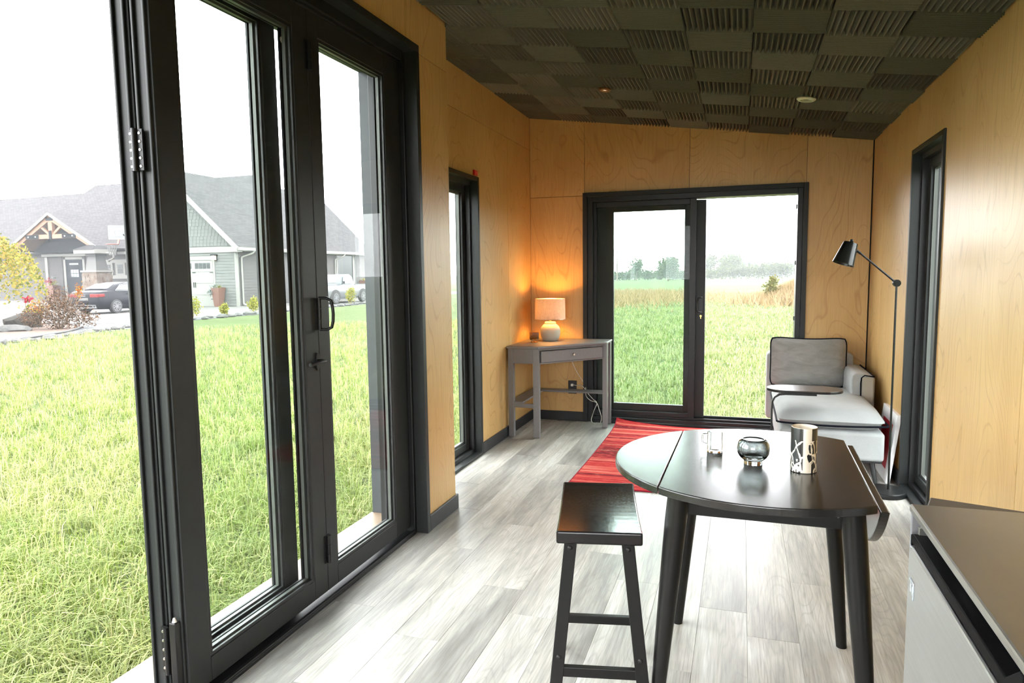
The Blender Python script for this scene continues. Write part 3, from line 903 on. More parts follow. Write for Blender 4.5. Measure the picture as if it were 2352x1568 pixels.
TT, TB = 0.750, 0.727
poly = arc(aa, PI - aa, 36) + arc(PI + aa, 2 * PI - aa, 36)
MB().prism(poly, TB, TT).build('tabletop', BLACKW, table, bevel=0.0035, seg=3)
poly = [(p[0] - 0.0022, p[1]) for p in arc(PI - aa, PI + aa, 48)]
MB().prism(poly, TB, TT).build('raised_leaf', BLACKW, table, bevel=0.0035, seg=3)
hang = [(y, 0.733 - (x - HX)) for x, y in arc(-aa, aa, 40)]
MB().prism(hang, HX + 0.006, HX + 0.029, 'x').build('hanging_leaf', BLACKW, table, bevel=0.0035, seg=3)
for yq in (-0.2, 0.2):
    MB().cyl((HX + 0.003, yq - 0.03, 0.731), (HX + 0.003, yq + 0.03, 0.731), 0.004, n=10).build('hinge', STEEL, table)
ap = MB()
ap.box(-0.215, 0.215, -0.300, -0.282, 0.655, 0.727).box(-0.215, 0.215, 0.282, 0.300, 0.655, 0.727)
ap.box(-0.215, -0.197, -0.282, 0.282, 0.655, 0.727).box(0.197, 0.215, -0.282, 0.282, 0.655, 0.727)
ap.build('apron', SATIN, table, bevel=0.002)
for sx_ in (-1, 1):
    for sy in (-1, 1):
        m = MB()
        a, c_ = Vector((sx_ * 0.225, sy * 0.318, 0.727)), Vector((sx_ * 0.288, sy * 0.338, 0.0))
        rr = []
        for t, r in ((0, 0.030), (0.12, 0.0310), (0.3, 0.0295), (0.6, 0.0245), (0.9, 0.0195), (1.0, 0.0180)):
            p = a.lerp(c_, t)
            rr.append([(p.x + r * math.cos(q), p.y + r * math.sin(q), p.z) for q in np.linspace(0, 2 * PI, 24, endpoint=False)])
        m.loft(rr)
        m.build('leg', LEGW, table, smooth=50)
MB().cyl((0.19, -0.305, 0.700), (0.19, -0.320, 0.700), 0.006, n=12).build('bolt', STEEL, table)

# things on the table ---------------------------------------------------
mug = thing('glass_mug', 'small clear glass mug with a square handle on the black table', 'mug', (-0.076, 2.385, 0.750))
MB().lathe([(0.0005, 0.0003), (0.0245, 0.0003), (0.0252, 0.002), (0.0252, 0.068), (0.0235, 0.0685), (0.0232, 0.006), (0.0005, 0.005)], 36, caps=False).build('body', CLEAR, mug, smooth=50)
MB().tube(smooth_path([(-0.0238, 0.004, 0.056), (-0.032, 0.005, 0.0565), (-0.040, 0.006, 0.0535), (-0.0415, 0.006, 0.040), (-0.0405, 0.006, 0.028), (-0.032, 0.005, 0.024), (-0.0238, 0.004, 0.0235)], 4), 0.0030, 8).build('handle', CLEAR, mug, smooth=60)
bowl = thing('glass_bowl', 'rounded grey smoked glass bowl vase on a short foot, on the black table', 'bowl', (0.043, 2.262, 0.750))
MB().lathe([(0.0005, 0.0003), (0.0270, 0.0003), (0.0280, 0.003), (0.0272, 0.011), (0.0300, 0.0135), (0.0400, 0.022), (0.0470, 0.034), (0.0490, 0.048), (0.0475, 0.062), (0.0425, 0.073), (0.0345, 0.0790),
            (0.0318, 0.0790), (0.0395, 0.0710), (0.0440, 0.061), (0.0455, 0.048), (0.0435, 0.036), (0.0370, 0.026), (0.0270, 0.0205), (0.0005, 0.0185)], 48, caps=False).build('body', SMOKE, bowl, smooth=60)

m_, nt, b = new_mat('black_and_cream_glaze')
v = coords(nt)
sp_ = node(nt, 'ShaderNodeSeparateXYZ'); link(nt, v, sp_.inputs[0])
ang = math_n(nt, 'ARCTAN2', sp_.outputs['Y'], sp_.outputs['X'])
zz = math_n(nt, 'MULTIPLY', sp_.outputs['Z'], 10.0)
cmb = node(nt, 'ShaderNodeCombineXYZ')
link(nt, ang, cmb.inputs[0]); link(nt, zz, cmb.inputs[1])
# cream vertical stripes
def stripe(centre, width):
    d = math_n(nt, 'ABSOLUTE', math_n(nt, 'SUBTRACT', ang, centre))
    return math_n(nt, 'LESS_THAN', d, width)
s1 = stripe(-1.36, 0.34); s2 = stripe(0.4, 0.3); s3 = stripe(2.4, 0.25)
# branch lines: edges of a stretched voronoi
mpv = node(nt, 'ShaderNodeMapping'); mpv.inputs['Scale'].default_value = (1.15, 1.7, 1); mpv.inputs['Location'].default_value = (0.37, 0.21, 0)
link(nt, cmb.outputs[0], mpv.inputs['Vector'])
nzv = node(nt, 'ShaderNodeTexNoise', i_Scale=2.2, i_Detail=1.0)
link(nt, mpv.outputs[0], nzv.inputs['Vector'])
wob = node(nt, 'ShaderNodeVectorMath', operation='SCALE'); wob.inputs['Scale'].default_value = 0.35
link(nt, nzv.outputs['Color'], wob.inputs[0])
addv = node(nt, 'ShaderNodeVectorMath', operation='ADD'); link(nt, mpv.outputs[0], addv.inputs[0]); link(nt, wob.outputs[0], addv.inputs[1])
vor = node(nt, 'ShaderNodeTexVoronoi', feature='DISTANCE_TO_EDGE', i_Scale=1.25)
link(nt, addv.outputs[0], vor.inputs['Vector'])
br = math_n(nt, 'LESS_THAN', vor.outputs['Distance'], 0.062)
low = math_n(nt, 'LESS_THAN', sp_.outputs['Z'], 0.098)
br = math_n(nt, 'MULTIPLY', br, low)
bl = math_n(nt, 'MULTIPLY', math_n(nt, 'GREATER_THAN', noise(nt, cmb.outputs[0], 3.2, 2.0), 0.585), math_n(nt, 'LESS_THAN', sp_.outputs['Z'], 0.042))
def oval(ca, cz, ra, rz_):
    a_ = math_n(nt, 'POWER', math_n(nt, 'ABSOLUTE', math_n(nt, 'DIVIDE', math_n(nt, 'SUBTRACT', ang, ca), ra)), 2.0)
    z_ = math_n(nt, 'POWER', math_n(nt, 'ABSOLUTE', math_n(nt, 'DIVIDE', math_n(nt, 'SUBTRACT', sp_.outputs['Z'], cz), rz_)), 2.0)
    return math_n(nt, 'LESS_THAN', math_n(nt, 'ADD', a_, z_), 1.0)
leafw = oval(-1.12, 0.064, 0.44, 0.036); leafb = oval(-1.07, 0.062, 0.33, 0.031)
cream = math_n(nt, 'MAXIMUM', math_n(nt, 'MAXIMUM', s1, math_n(nt, 'MAXIMUM', s2, s3)), math_n(nt, 'MAXIMUM', br, bl))
cream = math_n(nt, 'MAXIMUM', cream, leafw)
cream = math_n(nt, 'MULTIPLY', cream, math_n(nt, 'SUBTRACT', 1.0, math_n(nt, 'MULTIPLY', leafb, math_n(nt, 'SUBTRACT', 1.0, br))))
link(nt, mixc(nt, cream, (0.016, 0.017, 0.017), (0.80, 0.74, 0.62)), b.inputs['Base Color'])
b.inputs['Roughness'].default_value = 0.28
VASE = m_
CREAM = plain('cream_glaze', (0.78, 0.72, 0.60), 0.35)
vase = thing('vase', 'tall cylindrical vase with black and cream branch pattern on the black table', 'vase', (0.185, 2.222, 0.750))
MB().lathe([(0.0005, 0.0005), (0.0340, 0.0), (0.0368, 0.002), (0.0368, 0.1325), (0.0364, 0.1345)], 48, caps=False).build('body', VASE, vase, smooth=40)
MB().lathe([(0.0364, 0.1345), (0.0357, 0.1355), (0.0345, 0.1345), (0.0338, 0.128), (0.0335, 0.010), (0.0005, 0.008)], 48, caps=False).build('interior', CREAM, vase, smooth=50)

# ================================================================== STOOL
m_, nt, b = new_mat('glossy_black_paint')
sc_ = noise(nt, coords(nt), 160, 2.0)
b.inputs['Base Color'].default_value = (0.011, 0.010, 0.010, 1)
link(nt, ramp(nt, sc_, [(0.35, 0.13), (0.75, 0.24)]), b.inputs['Roughness'])
b.inputs['Specular IOR Level'].default_value = 0.32
STOOLM = m_
stool = thing('bar_stool', 'black wooden saddle stool in front of the drop-leaf table', 'stool', (-0.4215, 2.142, 0), math.radians(11.5))
SW, SL, SH = 0.246, 0.480, 0.612
prof = []
N = 14
for i in range(N + 1):
    u = -SL / 2 + SL * i / N
    prof.append((u, SH - 0.006 + 0.012 * abs(2 * u / SL) ** 2.2 - 0.004))
poly = [(-SL / 2, SH - 0.036), (SL / 2, SH - 0.036)] + [(u, z) for u, z in reversed(prof)]
poly = [(-SL / 2, SH - 0.036)] + [(-SL * 0.3, SH - 0.038), (SL * 0.3, SH - 0.038), (SL / 2, SH - 0.036)] + [(u, z) for u, z in reversed(prof)]
MB().prism(poly, -SW / 2, SW / 2, 'x').build('seat', STOOLM, stool, bevel=0.006, seg=3)
ft = lambda sx_, sy, z: Vector((sx_ * (0.082 + 0.060 * (1 - z / 0.575)), sy * (0.195 + 0.030 * (1 - z / 0.575)), z))
for sx_ in (-1, 1):
    for sy in (-1, 1):
        m = MB()
        ring = []
        for z in (0.0, 0.575):
            p = ft(sx_, sy, z); w, d = 0.0185, 0.0125
            ring.append([(p.x - w, p.y - d, z), (p.x + w, p.y - d, z), (p.x + w, p.y + d, z), (p.x - w, p.y + d, z)])
        m.loft(ring)
        lg = m.build('leg', SATIN, stool, bevel=0.002)
        for z in (0.552, 0.225):
            p = ft(sx_, sy, z)
            MB().cyl((p.x, p.y + sy * 0.012, z), (p.x, p.y + sy * 0.0155, z), 0.008, 0.005, n=14).build('bolt_cap', BLKMETAL, lg, smooth=60)
for sy, z in ((-1, 0.180), (1, 0.120)):
    a, b_ = ft(-1, sy, z), ft(1, sy, z)
    MB().bar(a, b_, 0.020, 0.030).build('stretcher', SATIN, stool, bevel=0.002)
for sx_ in (-1, 1):
    MB().bar(ft(sx_, -1, 0.215), ft(sx_, 1, 0.215), 0.018, 0.030).build('stretcher', SATIN, stool, bevel=0.002)
for sx_ in (-1, 1):
    MB().bar(ft(sx_, -1, 0.555), ft(sx_, 1, 0.555), 0.018, 0.034).build('apron', SATIN, stool, bevel=0.002)

# ================================================================== CHAISE
m_, nt, b = new_mat('pale_grey_fabric')
wv = noise(nt, coords(nt, (420, 420, 420)), 1.0, 2.0)
lg = noise(nt, coords(nt, (5, 5, 5)), 1.0, 3.0)
c = ramp(nt, lg, [(0.3, (0.315, 0.325, 0.325)), (0.7, (0.375, 0.385, 0.385))])
link(nt, mixc(nt, 0.35, c, ramp(nt, wv, [(0.3, 0.6), (0.7, 1.0)]), 'MULTIPLY'), b.inputs['Base Color'])
b.inputs['Roughness'].default_value = 0.92
b.inputs['Specular IOR Level'].default_value = 0.2
b.inputs['Sheen Weight'].default_value = 0.15
bump(nt, b, math_n(nt, 'ADD', math_n(nt, 'MULTIPLY', wv, 0.25), lg), 0.25, 0.006)
FAB = m_
m_, nt, b = new_mat('mid_grey_fabric')
wv = noise(nt, coords(nt, (420, 420, 420)), 1.0, 2.0)
wr_ = noise(nt, coords(nt, (7, 7, 16)), 1.0, 4.0, 0.55, 1.2)
c = ramp(nt, wr_, [(0.3, (0.235, 0.232, 0.225)), (0.7, (0.31, 0.305, 0.297))])
link(nt, mixc(nt, 0.3, c, ramp(nt, wv, [(0.3, 0.65), (0.7, 1.0)]), 'MULTIPLY'), b.inputs['Base Color'])
b.inputs['Roughness'].default_value = 0.92; b.inputs['Specular IOR Level'].default_value = 0.2
bump(nt, b, wr_, 0.55, 0.02)
FAB2 = m_
PIPE = plain('navy_piping', (0.004, 0.005, 0.010), 0.8, spec=0.1)
chaise = thing('chaise_lounge', 'light grey chaise lounge with dark piping in the far right corner', 'sofa', (0.545, 5.40, 0))
CX, CY = 0.545, 5.40

def cushion(x0, x1, y0, y1, z0, z1, puff, axis='z', nx=18, ny=18, n_exp=3.0, sink=0.0):
    """puffed pillow; axis = thin direction"""
    if axis == 'z':
        u0, u1, v0, v1, w0, w1 = x0, x1, y0, y1, z0, z1
        P = lambda u, v, w: (u, v, w)
    else:
        u0, u1, v0, v1, w0, w1 = x0, x1, z0, z1, y0, y1
        P = lambda u, v, w: (u, w, v)
    vs = []; fs = []
    wm, wh = (w0 + w1) / 2, (w1 - w0) / 2
    for side in (-1, 1):
        for j in range(ny + 1):
            for i in range(nx + 1):
                s_, t_ = 2 * i / nx - 1, 2 * j / ny - 1
                h = ((1 - abs(s_) ** n_exp) * (1 - abs(t_) ** n_exp)) ** 0.45 if abs(s_) < 1 and abs(t_) < 1 else 0.0
                e = puff
                us = s_ * (1 - e * 0.02 * (1 - t_ * t_) - 0.055 * t_ ** 8); vt = t_ * (1 - e * 0.02 * (1 - s_ * s_) - 0.055 * s_ ** 8)
                ww = wm + side * wh * h + (side > 0) * (0.004 * math.sin(5 * s_ + 2 * t_) - sink * math.exp(-3 * ((s_ - 0.1) ** 2 + (t_ - 0.1) ** 2))) * h
                vs.append(P(u0 + (u1 - u0) * (us + 1) / 2, v0 + (v1 - v0) * (vt + 1) / 2, ww))
    o2 = (nx + 1) * (ny + 1)
    for j in range(ny):
        for i in range(nx):
            q = (j * (nx + 1) + i, j * (nx + 1) + i + 1, (j + 1) * (nx + 1) + i + 1, (j + 1) * (nx + 1) + i)
            fs.append(q); fs.append(tuple(reversed([k + o2 for k in q])))
    m = MB(); m.add(vs, fs)
    edge = [i for i in range(nx + 1)] + [j * (nx + 1) + nx for j in range(1, ny + 1)] + [ny * (nx + 1) + i for i in range(nx - 1, -1, -1)] + [j * (nx + 1) for j in range(ny - 1, 0, -1)]
    return m, [vs[k] for k in edge]

# base (box under the seat cushion)
def rbox(x0, x1, y0, y1, z0, z1, name, mat, parent, r=0.02, seg=4):
    return to_leaf(parent, bx(x0, x1, y0, y1, z0, z1)).build(name, mat, parent, smooth=50, bevel=r, seg=seg)
rbox(0.245, 0.858, 4.735, 6.05, 0.150, 0.332, 'seat_base', FAB, chaise, 0.022)
to_leaf(chaise, bx(0.255, 0.848, 4.745, 6.04, 0.140, 0.152)).build('base_lining', BLKPLAST, chaise)
m, ed = cushion(0.228, 0.872, 4.715, 5.86, 0.320, 0.470, 1.0, n_exp=6.0, sink=0.010)
m2 = MB()
for (x, y, z) in m.v:                                           # squared-off boxed cushion: raise the seam
    m2.v.append((x, y, z))
m2.f = m.f
to_leaf(chaise, m2).build('seat_cushion', FAB, chaise, smooth=80)
pts = [(x, y, 0.366 + 0.0) for x, y, z in ed]
m = MB().tube([(0.231, 4.718, 0.382)] + [(0.231 + 0.638 * k / 20, 4.7165 - 0.004 * math.sin(PI * k / 20), 0.380 - 0.010 * math.sin(PI * k / 20)) for k in range(1, 20)] + [(0.869, 4.718, 0.380)] +
              [(0.8715, 4.74 + 1.10 * k / 12, 0.384) for k in range(0, 13)]  , 0.0062, 8)
m.tube([(0.2285, 4.72 + 1.10 * k / 12, 0.384) for k in range(0, 13)]  , 0.0062, 8)
to_leaf(chaise, m).build('piping', PIPE, chaise, smooth=60)
# back frame, back cushion
rbox(0.200, 0.835, 5.935, 6.105, 0.150, 0.690, 'back_frame', FAB, chaise, 0.03)
m, ed = cushion(0.222, 0.775, 5.745, 5.935, 0.435, 0.816, 1.0, axis='y', n_exp=2.8)
sh = []
for (x, y, z) in m.v:
    sh.append((x, y + 0.10 * (z - 0.44), z + 0.006 * math.sin(9 * x)))
m.v = sh
bc = to_leaf(chaise, m).build('back_cushion', FAB2, chaise, smooth=80)
m = MB().tube([(x, y + 0.10 * (z - 0.44) - 0.0, z + 0.006 * math.sin(9 * x)) for x, y, z in ed]  , 0.0062, 8, closed=True)
to_leaf(chaise, m).build('piping', PIPE, bc, smooth=60)
# armrest
poly = [(0.752, 0.150), (0.752, 0.560), (0.760, 0.596), (0.785, 0.612), (0.830, 0.606), (0.890, 0.592), (0.903, 0.575), (0.903, 0.150)]
m = MB().prism(poly, 5.420, 6.040, 'y')
ar = to_leaf(chaise, m).build('armrest', FAB, chaise, smooth=50, bevel=0.012, seg=3)
m = MB().tube([(0.815, 5.416, 0.36), (0.812, 5.416, 0.54), (0.816, 5.416, 0.580), (0.835, 5.416, 0.598), (0.893, 5.416, 0.590), (0.899, 5.43, 0.588), (0.895, 5.80, 0.594), (0.890, 6.0, 0.598)], 0.0045, 8)
to_leaf(chaise, m).build('piping', PIPE, ar, smooth=60)
rbox(0.820, 0.895, 5.412, 5.424, 0.335, 0.585, 'arm_front', plain('beige_grey_fabric', (0.36, 0.33, 0.285), 0.92, spec=0.2), chaise, 0.005, 2)
for (x, y, dx, dy) in ((0.800, 4.83, 0.022, -0.040), (0.300, 4.83, -0.022, -0.040), (0.80, 5.95, 0.02, 0.03), (0.30, 5.95, -0.02, 0.03)):
    MB().cyl((x - CX, y - CY, 0.142), (x + dx - CX, y + dy - CY, 0.0), 0.017, 0.012, n=18).build('leg', plain('dark_metal_leg', (0.05, 0.052, 0.055), 0.4) if False else FRAME2, chaise, smooth=50)

# ================================================================== C-SHAPED SIDE TABLE
m_, nt, b = new_mat('dark_brown_veneer')
gr = noise(nt, coords(nt, (4, 70, 70)), 1.0, 3.0, 0.6, 0.3)
link(nt, ramp(nt, gr, [(0.3, (0.030, 0.022, 0.018)), (0.7, (0.095, 0.072, 0.060))]), b.inputs['Base Color'])
b.inputs['Roughness'].default_value = 0.30
BROWNV = m_
st = thing('side_table', 'slim C-shaped side table with a dark oval top reaching over the chaise', 'side table', (0.19, 4.66, 0))
cx0, cx1, rr, yc = 0.285 - 0.19, 0.490 - 0.19, 0.120, 4.735 - 4.66
poly = [(cx1 + rr * math.cos(a), yc + rr * math.sin(a)) for a in np.linspace(-PI / 2, PI / 2, 20)] + [(cx0 + rr * math.cos(a), yc + rr * math.sin(a)) for a in np.linspace(PI / 2, 3 * PI / 2, 20)]
MB().prism(poly, 0.584, 0.600).build('tabletop', BROWNV, st, bevel=0.002)
poly = [(cx1 + (rr + .0015) * math.cos(a), yc + (rr + .0015) * math.sin(a)) for a in np.linspace(-PI / 2, PI / 2, 20)] + [(cx0 + (rr + .0015) * math.cos(a), yc + (rr + .0015) * math.sin(a)) for a in np.linspace(PI / 2, 3 * PI / 2, 20)]
MB().prism(poly, 0.5835, 0.5965).build('edge_band', BLKMETAL, st)
def strap(pts, w, t):
    m = MB(); rings = []
    for i, p in enumerate(pts):
        p = Vector(p); d = (Vector(pts[min(i + 1, len(pts) - 1)]) - Vector(pts[max(i - 1, 0)])).normalized()
        s_ = Vector((0, 1, 0)); n_ = d.cross(s_).normalized()
        rings.append([p - s_ * w / 2 - n_ * t / 2, p + s_ * w / 2 - n_ * t / 2, p + s_ * w / 2 + n_ * t / 2, p - s_ * w / 2 + n_ * t / 2])
    m.loft(rings); return m
strap([(0.26, -0.035, 0.578), (0.08, -0.035, 0.578), (0.045, -0.035, 0.573), (0.018, -0.035, 0.556), (0.006, -0.035, 0.53), (0.003, -0.035, 0.48), (0.003, -0.035, 0.06), (0.008, -0.035, 0.03), (0.03, -0.035, 0.011), (0.07, -0.035, 0.007), (0.40, -0.035, 0.007)], 0.028, 0.011).build('frame', FRAME, st, smooth=50)
bx(0.28, 0.40, -0.16, 0.10, 0.0, 0.014).build('foot', FRAME, st, bevel=0.003)

# ================================================================== FLOOR LAMP
BLKGLOSS = plain('satin_black_lamp', (0.010, 0.011, 0.010), 0.24, spec=0.3)
fl_ = thing('floor_lamp', 'black jointed reading lamp on a round base beside the right slot window', 'lamp', (0.838, 4.575, 0))
MB().lathe([(0.114, 0.0), (0.117, 0.004), (0.117, 0.026), (0.113, 0.031), (0.0005, 0.032)], 48).build('base', FRAME, fl_, smooth=40)
px = 0.017
MB().cyl((px, 0, 0.030), (px, 0, 1.258), 0.0060, n=14).build('pole', BLKGLOSS, fl_, smooth=50)
MB().cyl((px, -0.016, 1.263), (px, 0.016, 1.263), 0.021, n=24).cyl((px, -0.024, 1.263), (px, -0.014, 1.263), 0.010, n=16).build('joint', BLKGLOSS, fl_, smooth=40)
e = Vector((0.650 - 0.838, 0, 1.447))
MB().cyl((px, 0, 1.263), e, 0.0058, n=14).build('arm', BLKGLOSS, fl_, smooth=50)
tp, bt = Vector((0.606 - 0.838, 0.0, 1.502)), Vector((0.566 - 0.838, -0.01, 1.378))
ax = (bt - tp).normalized()
m = MB()
a_ = ax.orthogonal().normalized(); b2_ = ax.cross(a_)
def cring(p, r, n=36): return [p + (a_ * math.cos(t) + b2_ * math.sin(t)) * r for t in np.linspace(0, 2 * PI, n, endpoint=False)]
m.loft([cring(tp - ax * 0.002, 0.030), cring(tp, 0.039), cring(tp + ax * 0.004, 0.041), cring(bt, 0.062), cring(bt, 0.060), cring(tp + ax * 0.012, 0.039)])
sh_ = m.build('lamp_shade', BLKGLOSS, fl_, smooth=45)
MB().lathe([(0.0005, -0.011), (0.008, -0.008), (0.011, 0.0), (0.008, 0.008), (0.0005, 0.011)], 16, c=tuple(tp - ax * 0.012)).cyl(tp, tp - ax * 0.010, 0.006, n=10).build('switch_knob', BLKGLOSS, sh_, smooth=60)
MB().cyl(e + Vector((0.010, 0, -0.008)), e + Vector((-0.016, 0, 0.012)), 0.008, n=12).build('swivel', BLKGLOSS, fl_, smooth=40)

# ================================================================== LEANING CANVAS
CANW = plain('white_canvas', (0.80, 0.79, 0.80), 0.7)
CANR = plain('red_print', (0.56, 0.006, 0.026), 0.55, vary=0.08, grain=5)
can = thing('canvas_print', 'white canvas with a red square leaning on the wall behind the floor lamp', 'picture', (0.882, 5.035, 0))
tilt = math.atan2(0.052, 0.43)
rotc = Matrix.Rotation(tilt, 3, 'Y')
def cbox(x0, x1, y0, y1, z0, z1):
    m = bx(x0, x1, y0, y1, z0, z1)
    m.v = [tuple(rotc @ Vector(p)) for p in m.v]
    return m
cbox(0.0, 0.024, -0.225, 0.225, 0.0, 0.440).build('canvas', CANW, can, bevel=0.002)
cbox(-0.0008, 0.0005, -0.150, 0.150, 0.075, 0.365).build('red_square', CANR, can)

# ================================================================== DISHWASHER AND CABINET (right foreground)
m_, nt, b = new_mat('brushed_stainless')
gr = noise(nt, coords(nt, (4, 4, 300)), 1.0, 2.0)
b.inputs['Base Color'].default_value = (0.60, 0.60, 0.595, 1)
b.inputs['Metallic'].default_value = 1.0
link(nt, ramp(nt, gr, [(0.3, 0.30), (0.7, 0.42)]), b.inputs['Roughness'])
STAIN = m_
TOPM = plain('satin_grey_top', (0.40, 0.39, 0.36), 0.33, metal=0.85, vary=0.04, grain=6)
SIDEG = plain('grey_side_panel', (0.20, 0.20, 0.215), 0.45)
dw = thing('dishwasher', 'stainless steel dishwasher with a black scooped handle strip in the right foreground', 'appliance', (0.64, 1.24, 0))
x0, x1, y0, y1 = 0.327 - 0.64, 0.945 - 0.64, 0.925 - 1.24, 1.540 - 1.24
bx(x0 + 0.045, x1, y0, y1, 0.03, 0.868).build('body', SIDEG, dw, bevel=0.003)
for (fa, fb) in ((y0, y0 + 0.010), (y1 - 0.010, y1)):
    bx(x0 + 0.003, x0 + 0.045, fa, fb, 0.03, 0.868).build('side_flange', SIDEG, dw, bevel=0.002)
bx(x0, x1, y0 - 0.001, y1 + 0.001, 0.868, 0.884).build('top_panel', TOPM, dw, bevel=0.004)
bx(x0 + 0.030, x0 + 0.046, y0 + 0.010, y1 - 0.010, 0.775, 0.868).build('control_recess', BLKPLAST, dw)
m = MB().prism([(y0 + 0.011, 0.095), (y1 - 0.011, 0.095), (y1 - 0.011, 0.800), (y1 - 0.03, 0.806), (y0 + 0.06, 0.806), (y0 + 0.011, 0.845)], x0, x0 + 0.028, 'x')
door = m.build('door', STAIN, dw, bevel=0.004)
m = MB().prism([(y1 - 0.013, 0.802), (y1 - 0.025, 0.812), (y0 + 0.060, 0.812), (y0 + 0.018, 0.848), (y0 + 0.018, 0.864), (y0 + 0.030, 0.866), (y0 + 0.075, 0.832), (y1 - 0.030, 0.832), (y1 - 0.013, 0.826)], x0 + 0.002, x0 + 0.030, 'x')
m.build('handle_strip', plain('gloss_black_plastic', (0.003, 0.003, 0.0035), 0.5, spec=0.05), door, bevel=0.002)
MB().box(x0 + 0.012, x0 + 0.030, y1 - 0.034, y1 - 0.022, 0.824, 0.846).cyl((x0 + 0.018, y1 - 0.028, 0.846), (x0 + 0.018, y1 - 0.028, 0.853), 0.003, n=10).build('latch', STEEL, door, bevel=0.001)
bd = MB()
bd.box(x0 - 0.0025, x0, y1 - 0.066, y1 - 0.038, 0.742, 0.746).box(x0 - 0.0025, x0, y1 - 0.070, y1 - 0.066, 0.712, 0.746).box(x0 - 0.0025, x0, y1 - 0.066, y1 - 0.058, 0.722, 0.738).box(x0 - 0.0025, x0, y1 - 0.052, y1 - 0.044, 0.722, 0.738)
bd.build('badge', plain('silver_badge', (0.62, 0.68, 0.74), 0.25, metal=0.6), door, bevel=0.001)
bx(x0 + 0.050, x0 + 0.070, y0 + 0.015, y1 - 0.015, 0.0, 0.09).build('kick_plate', BLKPLAST, dw)
for sy in (y0 + 0.05, y1 - 0.05):
    MB().cyl((x1 - 0.08, sy, 0), (x1 - 0.08, sy, 0.032), 0.015, n=12).build('foot', BLKPLAST, dw)

TAUPE = plain('taupe_laminate', (0.085, 0.072, 0.060), 0.45, vary=0.08, grain=8)
cb = thing('cabinet', 'low dark taupe cabinet half hidden behind the stainless dishwasher', 'cabinet', (0.655, 1.745, 0), math.radians(-17.5))
bx(-0.238, 0.238, -0.070, 0.060, 0.02, 0.785).build('body', TAUPE, cb, bevel=0.003)
bx(-0.243, 0.243, -0.074, 0.064, 0.785, 0.800).build('top_panel', TAUPE, cb, bevel=0.003)
bx(-0.244, -0.2385, -0.060, 0.050, 0.05, 0.77).build('side_door', plain('pale_edge_panel', (0.32, 0.32, 0.34), 0.4), cb, bevel=0.002)
bx(-0.22, 0.22, -0.055, 0.045, 0.0, 0.02).build('plinth', BLKPLAST, cb)

# ================================================================== OUTSIDE: GROUND
G = -0.35
def tri_colour(name, cols, scale, rough=0.95, bs=0.0, detail=4.0):
    m, nt, b = new_mat(name)
    nz = noise(nt, coords(nt, (1, 1, 1)), scale, detail, 0.6)
    link(nt, ramp(nt, nz, [(0.3, cols[0]), (0.5, cols[1]), (0.7, cols[2])]), b.inputs['Base Color'])
    b.inputs['Roughness'].default_value = rough
    b.inputs['Specular IOR Level'].default_value = 0.15
    if bs: bump(nt, b, nz, bs, 0.03)
    return m
m_, nt, b = new_mat('lawn_soil')
v = coords(nt)
n1 = noise(nt, v, 0.16, 4.0, 0.6); n2 = noise(nt, v, 5.0, 5.0, 0.7)
c = ramp(nt, n1, [(0.35, (0.050, 0.070, 0.026)), (0.55, (0.064, 0.083, 0.036)), (0.72, (0.082, 0.088, 0.048))])
link(nt, mixc(nt, 0.8, c, ramp(nt, n2, [(0.28, 0.45), (0.7, 1.15)]), 'MULTIPLY'), b.inputs['Base Color'])
b.inputs['Roughness'].default_value = 1.0; b.inputs['Specular IOR Level'].default_value = 0.05
bump(nt, b, n2, 0.8, 0.08)
LAWN = m_
gm = MB(); 
gx = [-300, -120, -60, -30, -20, -12, -6, 0, 6, 14, 30, 80, 300]; gy = [-120, -40, -10, 0, 6, 12, 20, 32, 50, 90, 150, 400]
gm.add([(x, y, G) for y in gy for x in gx], [(j * len(gx) + i, j * len(gx) + i + 1, (j + 1) * len(gx) + i + 1, (j + 1) * len(gx) + i) for j in range(len(gy) - 1) for i in range(len(gx) - 1)])
tag(gm.build('ground', LAWN), 'wide flat grass field around the cabin', 'ground', kind='structure')

CONC = tri_colour('pale_concrete', [(0.070, 0.066, 0.063), (0.078, 0.074, 0.071), (0.086, 0.083, 0.080)], 1.5, 0.85)
drv = MB().prism([(-60, 19.9), (-27.4, 19.9), (-23.1, 19.5), (-21.7, 20.2), (-21.4, 22.6), (-21.1, 24.2), (-21.3, 29), (-22.0, 34), (-22.2, 60), (-60, 60)], G - 0.05, G + 0.015)
tag(drv.build('driveway', CONC), 'pale concrete driveway in front of the grey house', 'driveway', kind='structure')
GRAVEL = tri_colour('grey_gravel', [(0.040, 0.041, 0.043), (0.060, 0.062, 0.064), (0.085, 0.087, 0.088)], 9.0, 0.95, 0.8)
gv = MB().prism([(-40, 3), (-15.2, 6.0), (-17.9, 12.7), (-18.4, 14.8), (-19.2, 17.6), (-20.3, 21.9), (-20.2, 26.5), (-20.4, 35), (-21.9, 40), (-22.1, 34), (-21.2, 29), (-21.0, 24.1), (-21.3, 22.5), (-21.6, 20.2), (-23.1, 19.4), (-40, 19.8)], G - 0.05, G + 0.010)
tag(gv.build('gravel_bed', GRAVEL), 'grey gravel strip between the lawn and the driveway', 'gravel', kind='structure')
MULCH = tri_colour('red_brown_mulch', [(0.068, 0.042, 0.033), (0.092, 0.066, 0.054), (0.115, 0.090, 0.077)], 8.0, 0.95, 0.8)
mu_edge = [(-17.0, 8.5), (-18.2, 11.6), (-18.75, 13.3), (-19.4, 15.0), (-20.1, 16.4), (-20.75, 17.3), (-21.6, 18.2), (-23.0, 18.9), (-27, 19.5)]
tag(MB().prism([(-45, 6)] + mu_edge + [(-45, 19.6)], G - 0.05, G + 0.03).build('mulch_bed', MULCH), 'red-brown planting bed below the yellow weeping tree', 'bed', kind='structure')
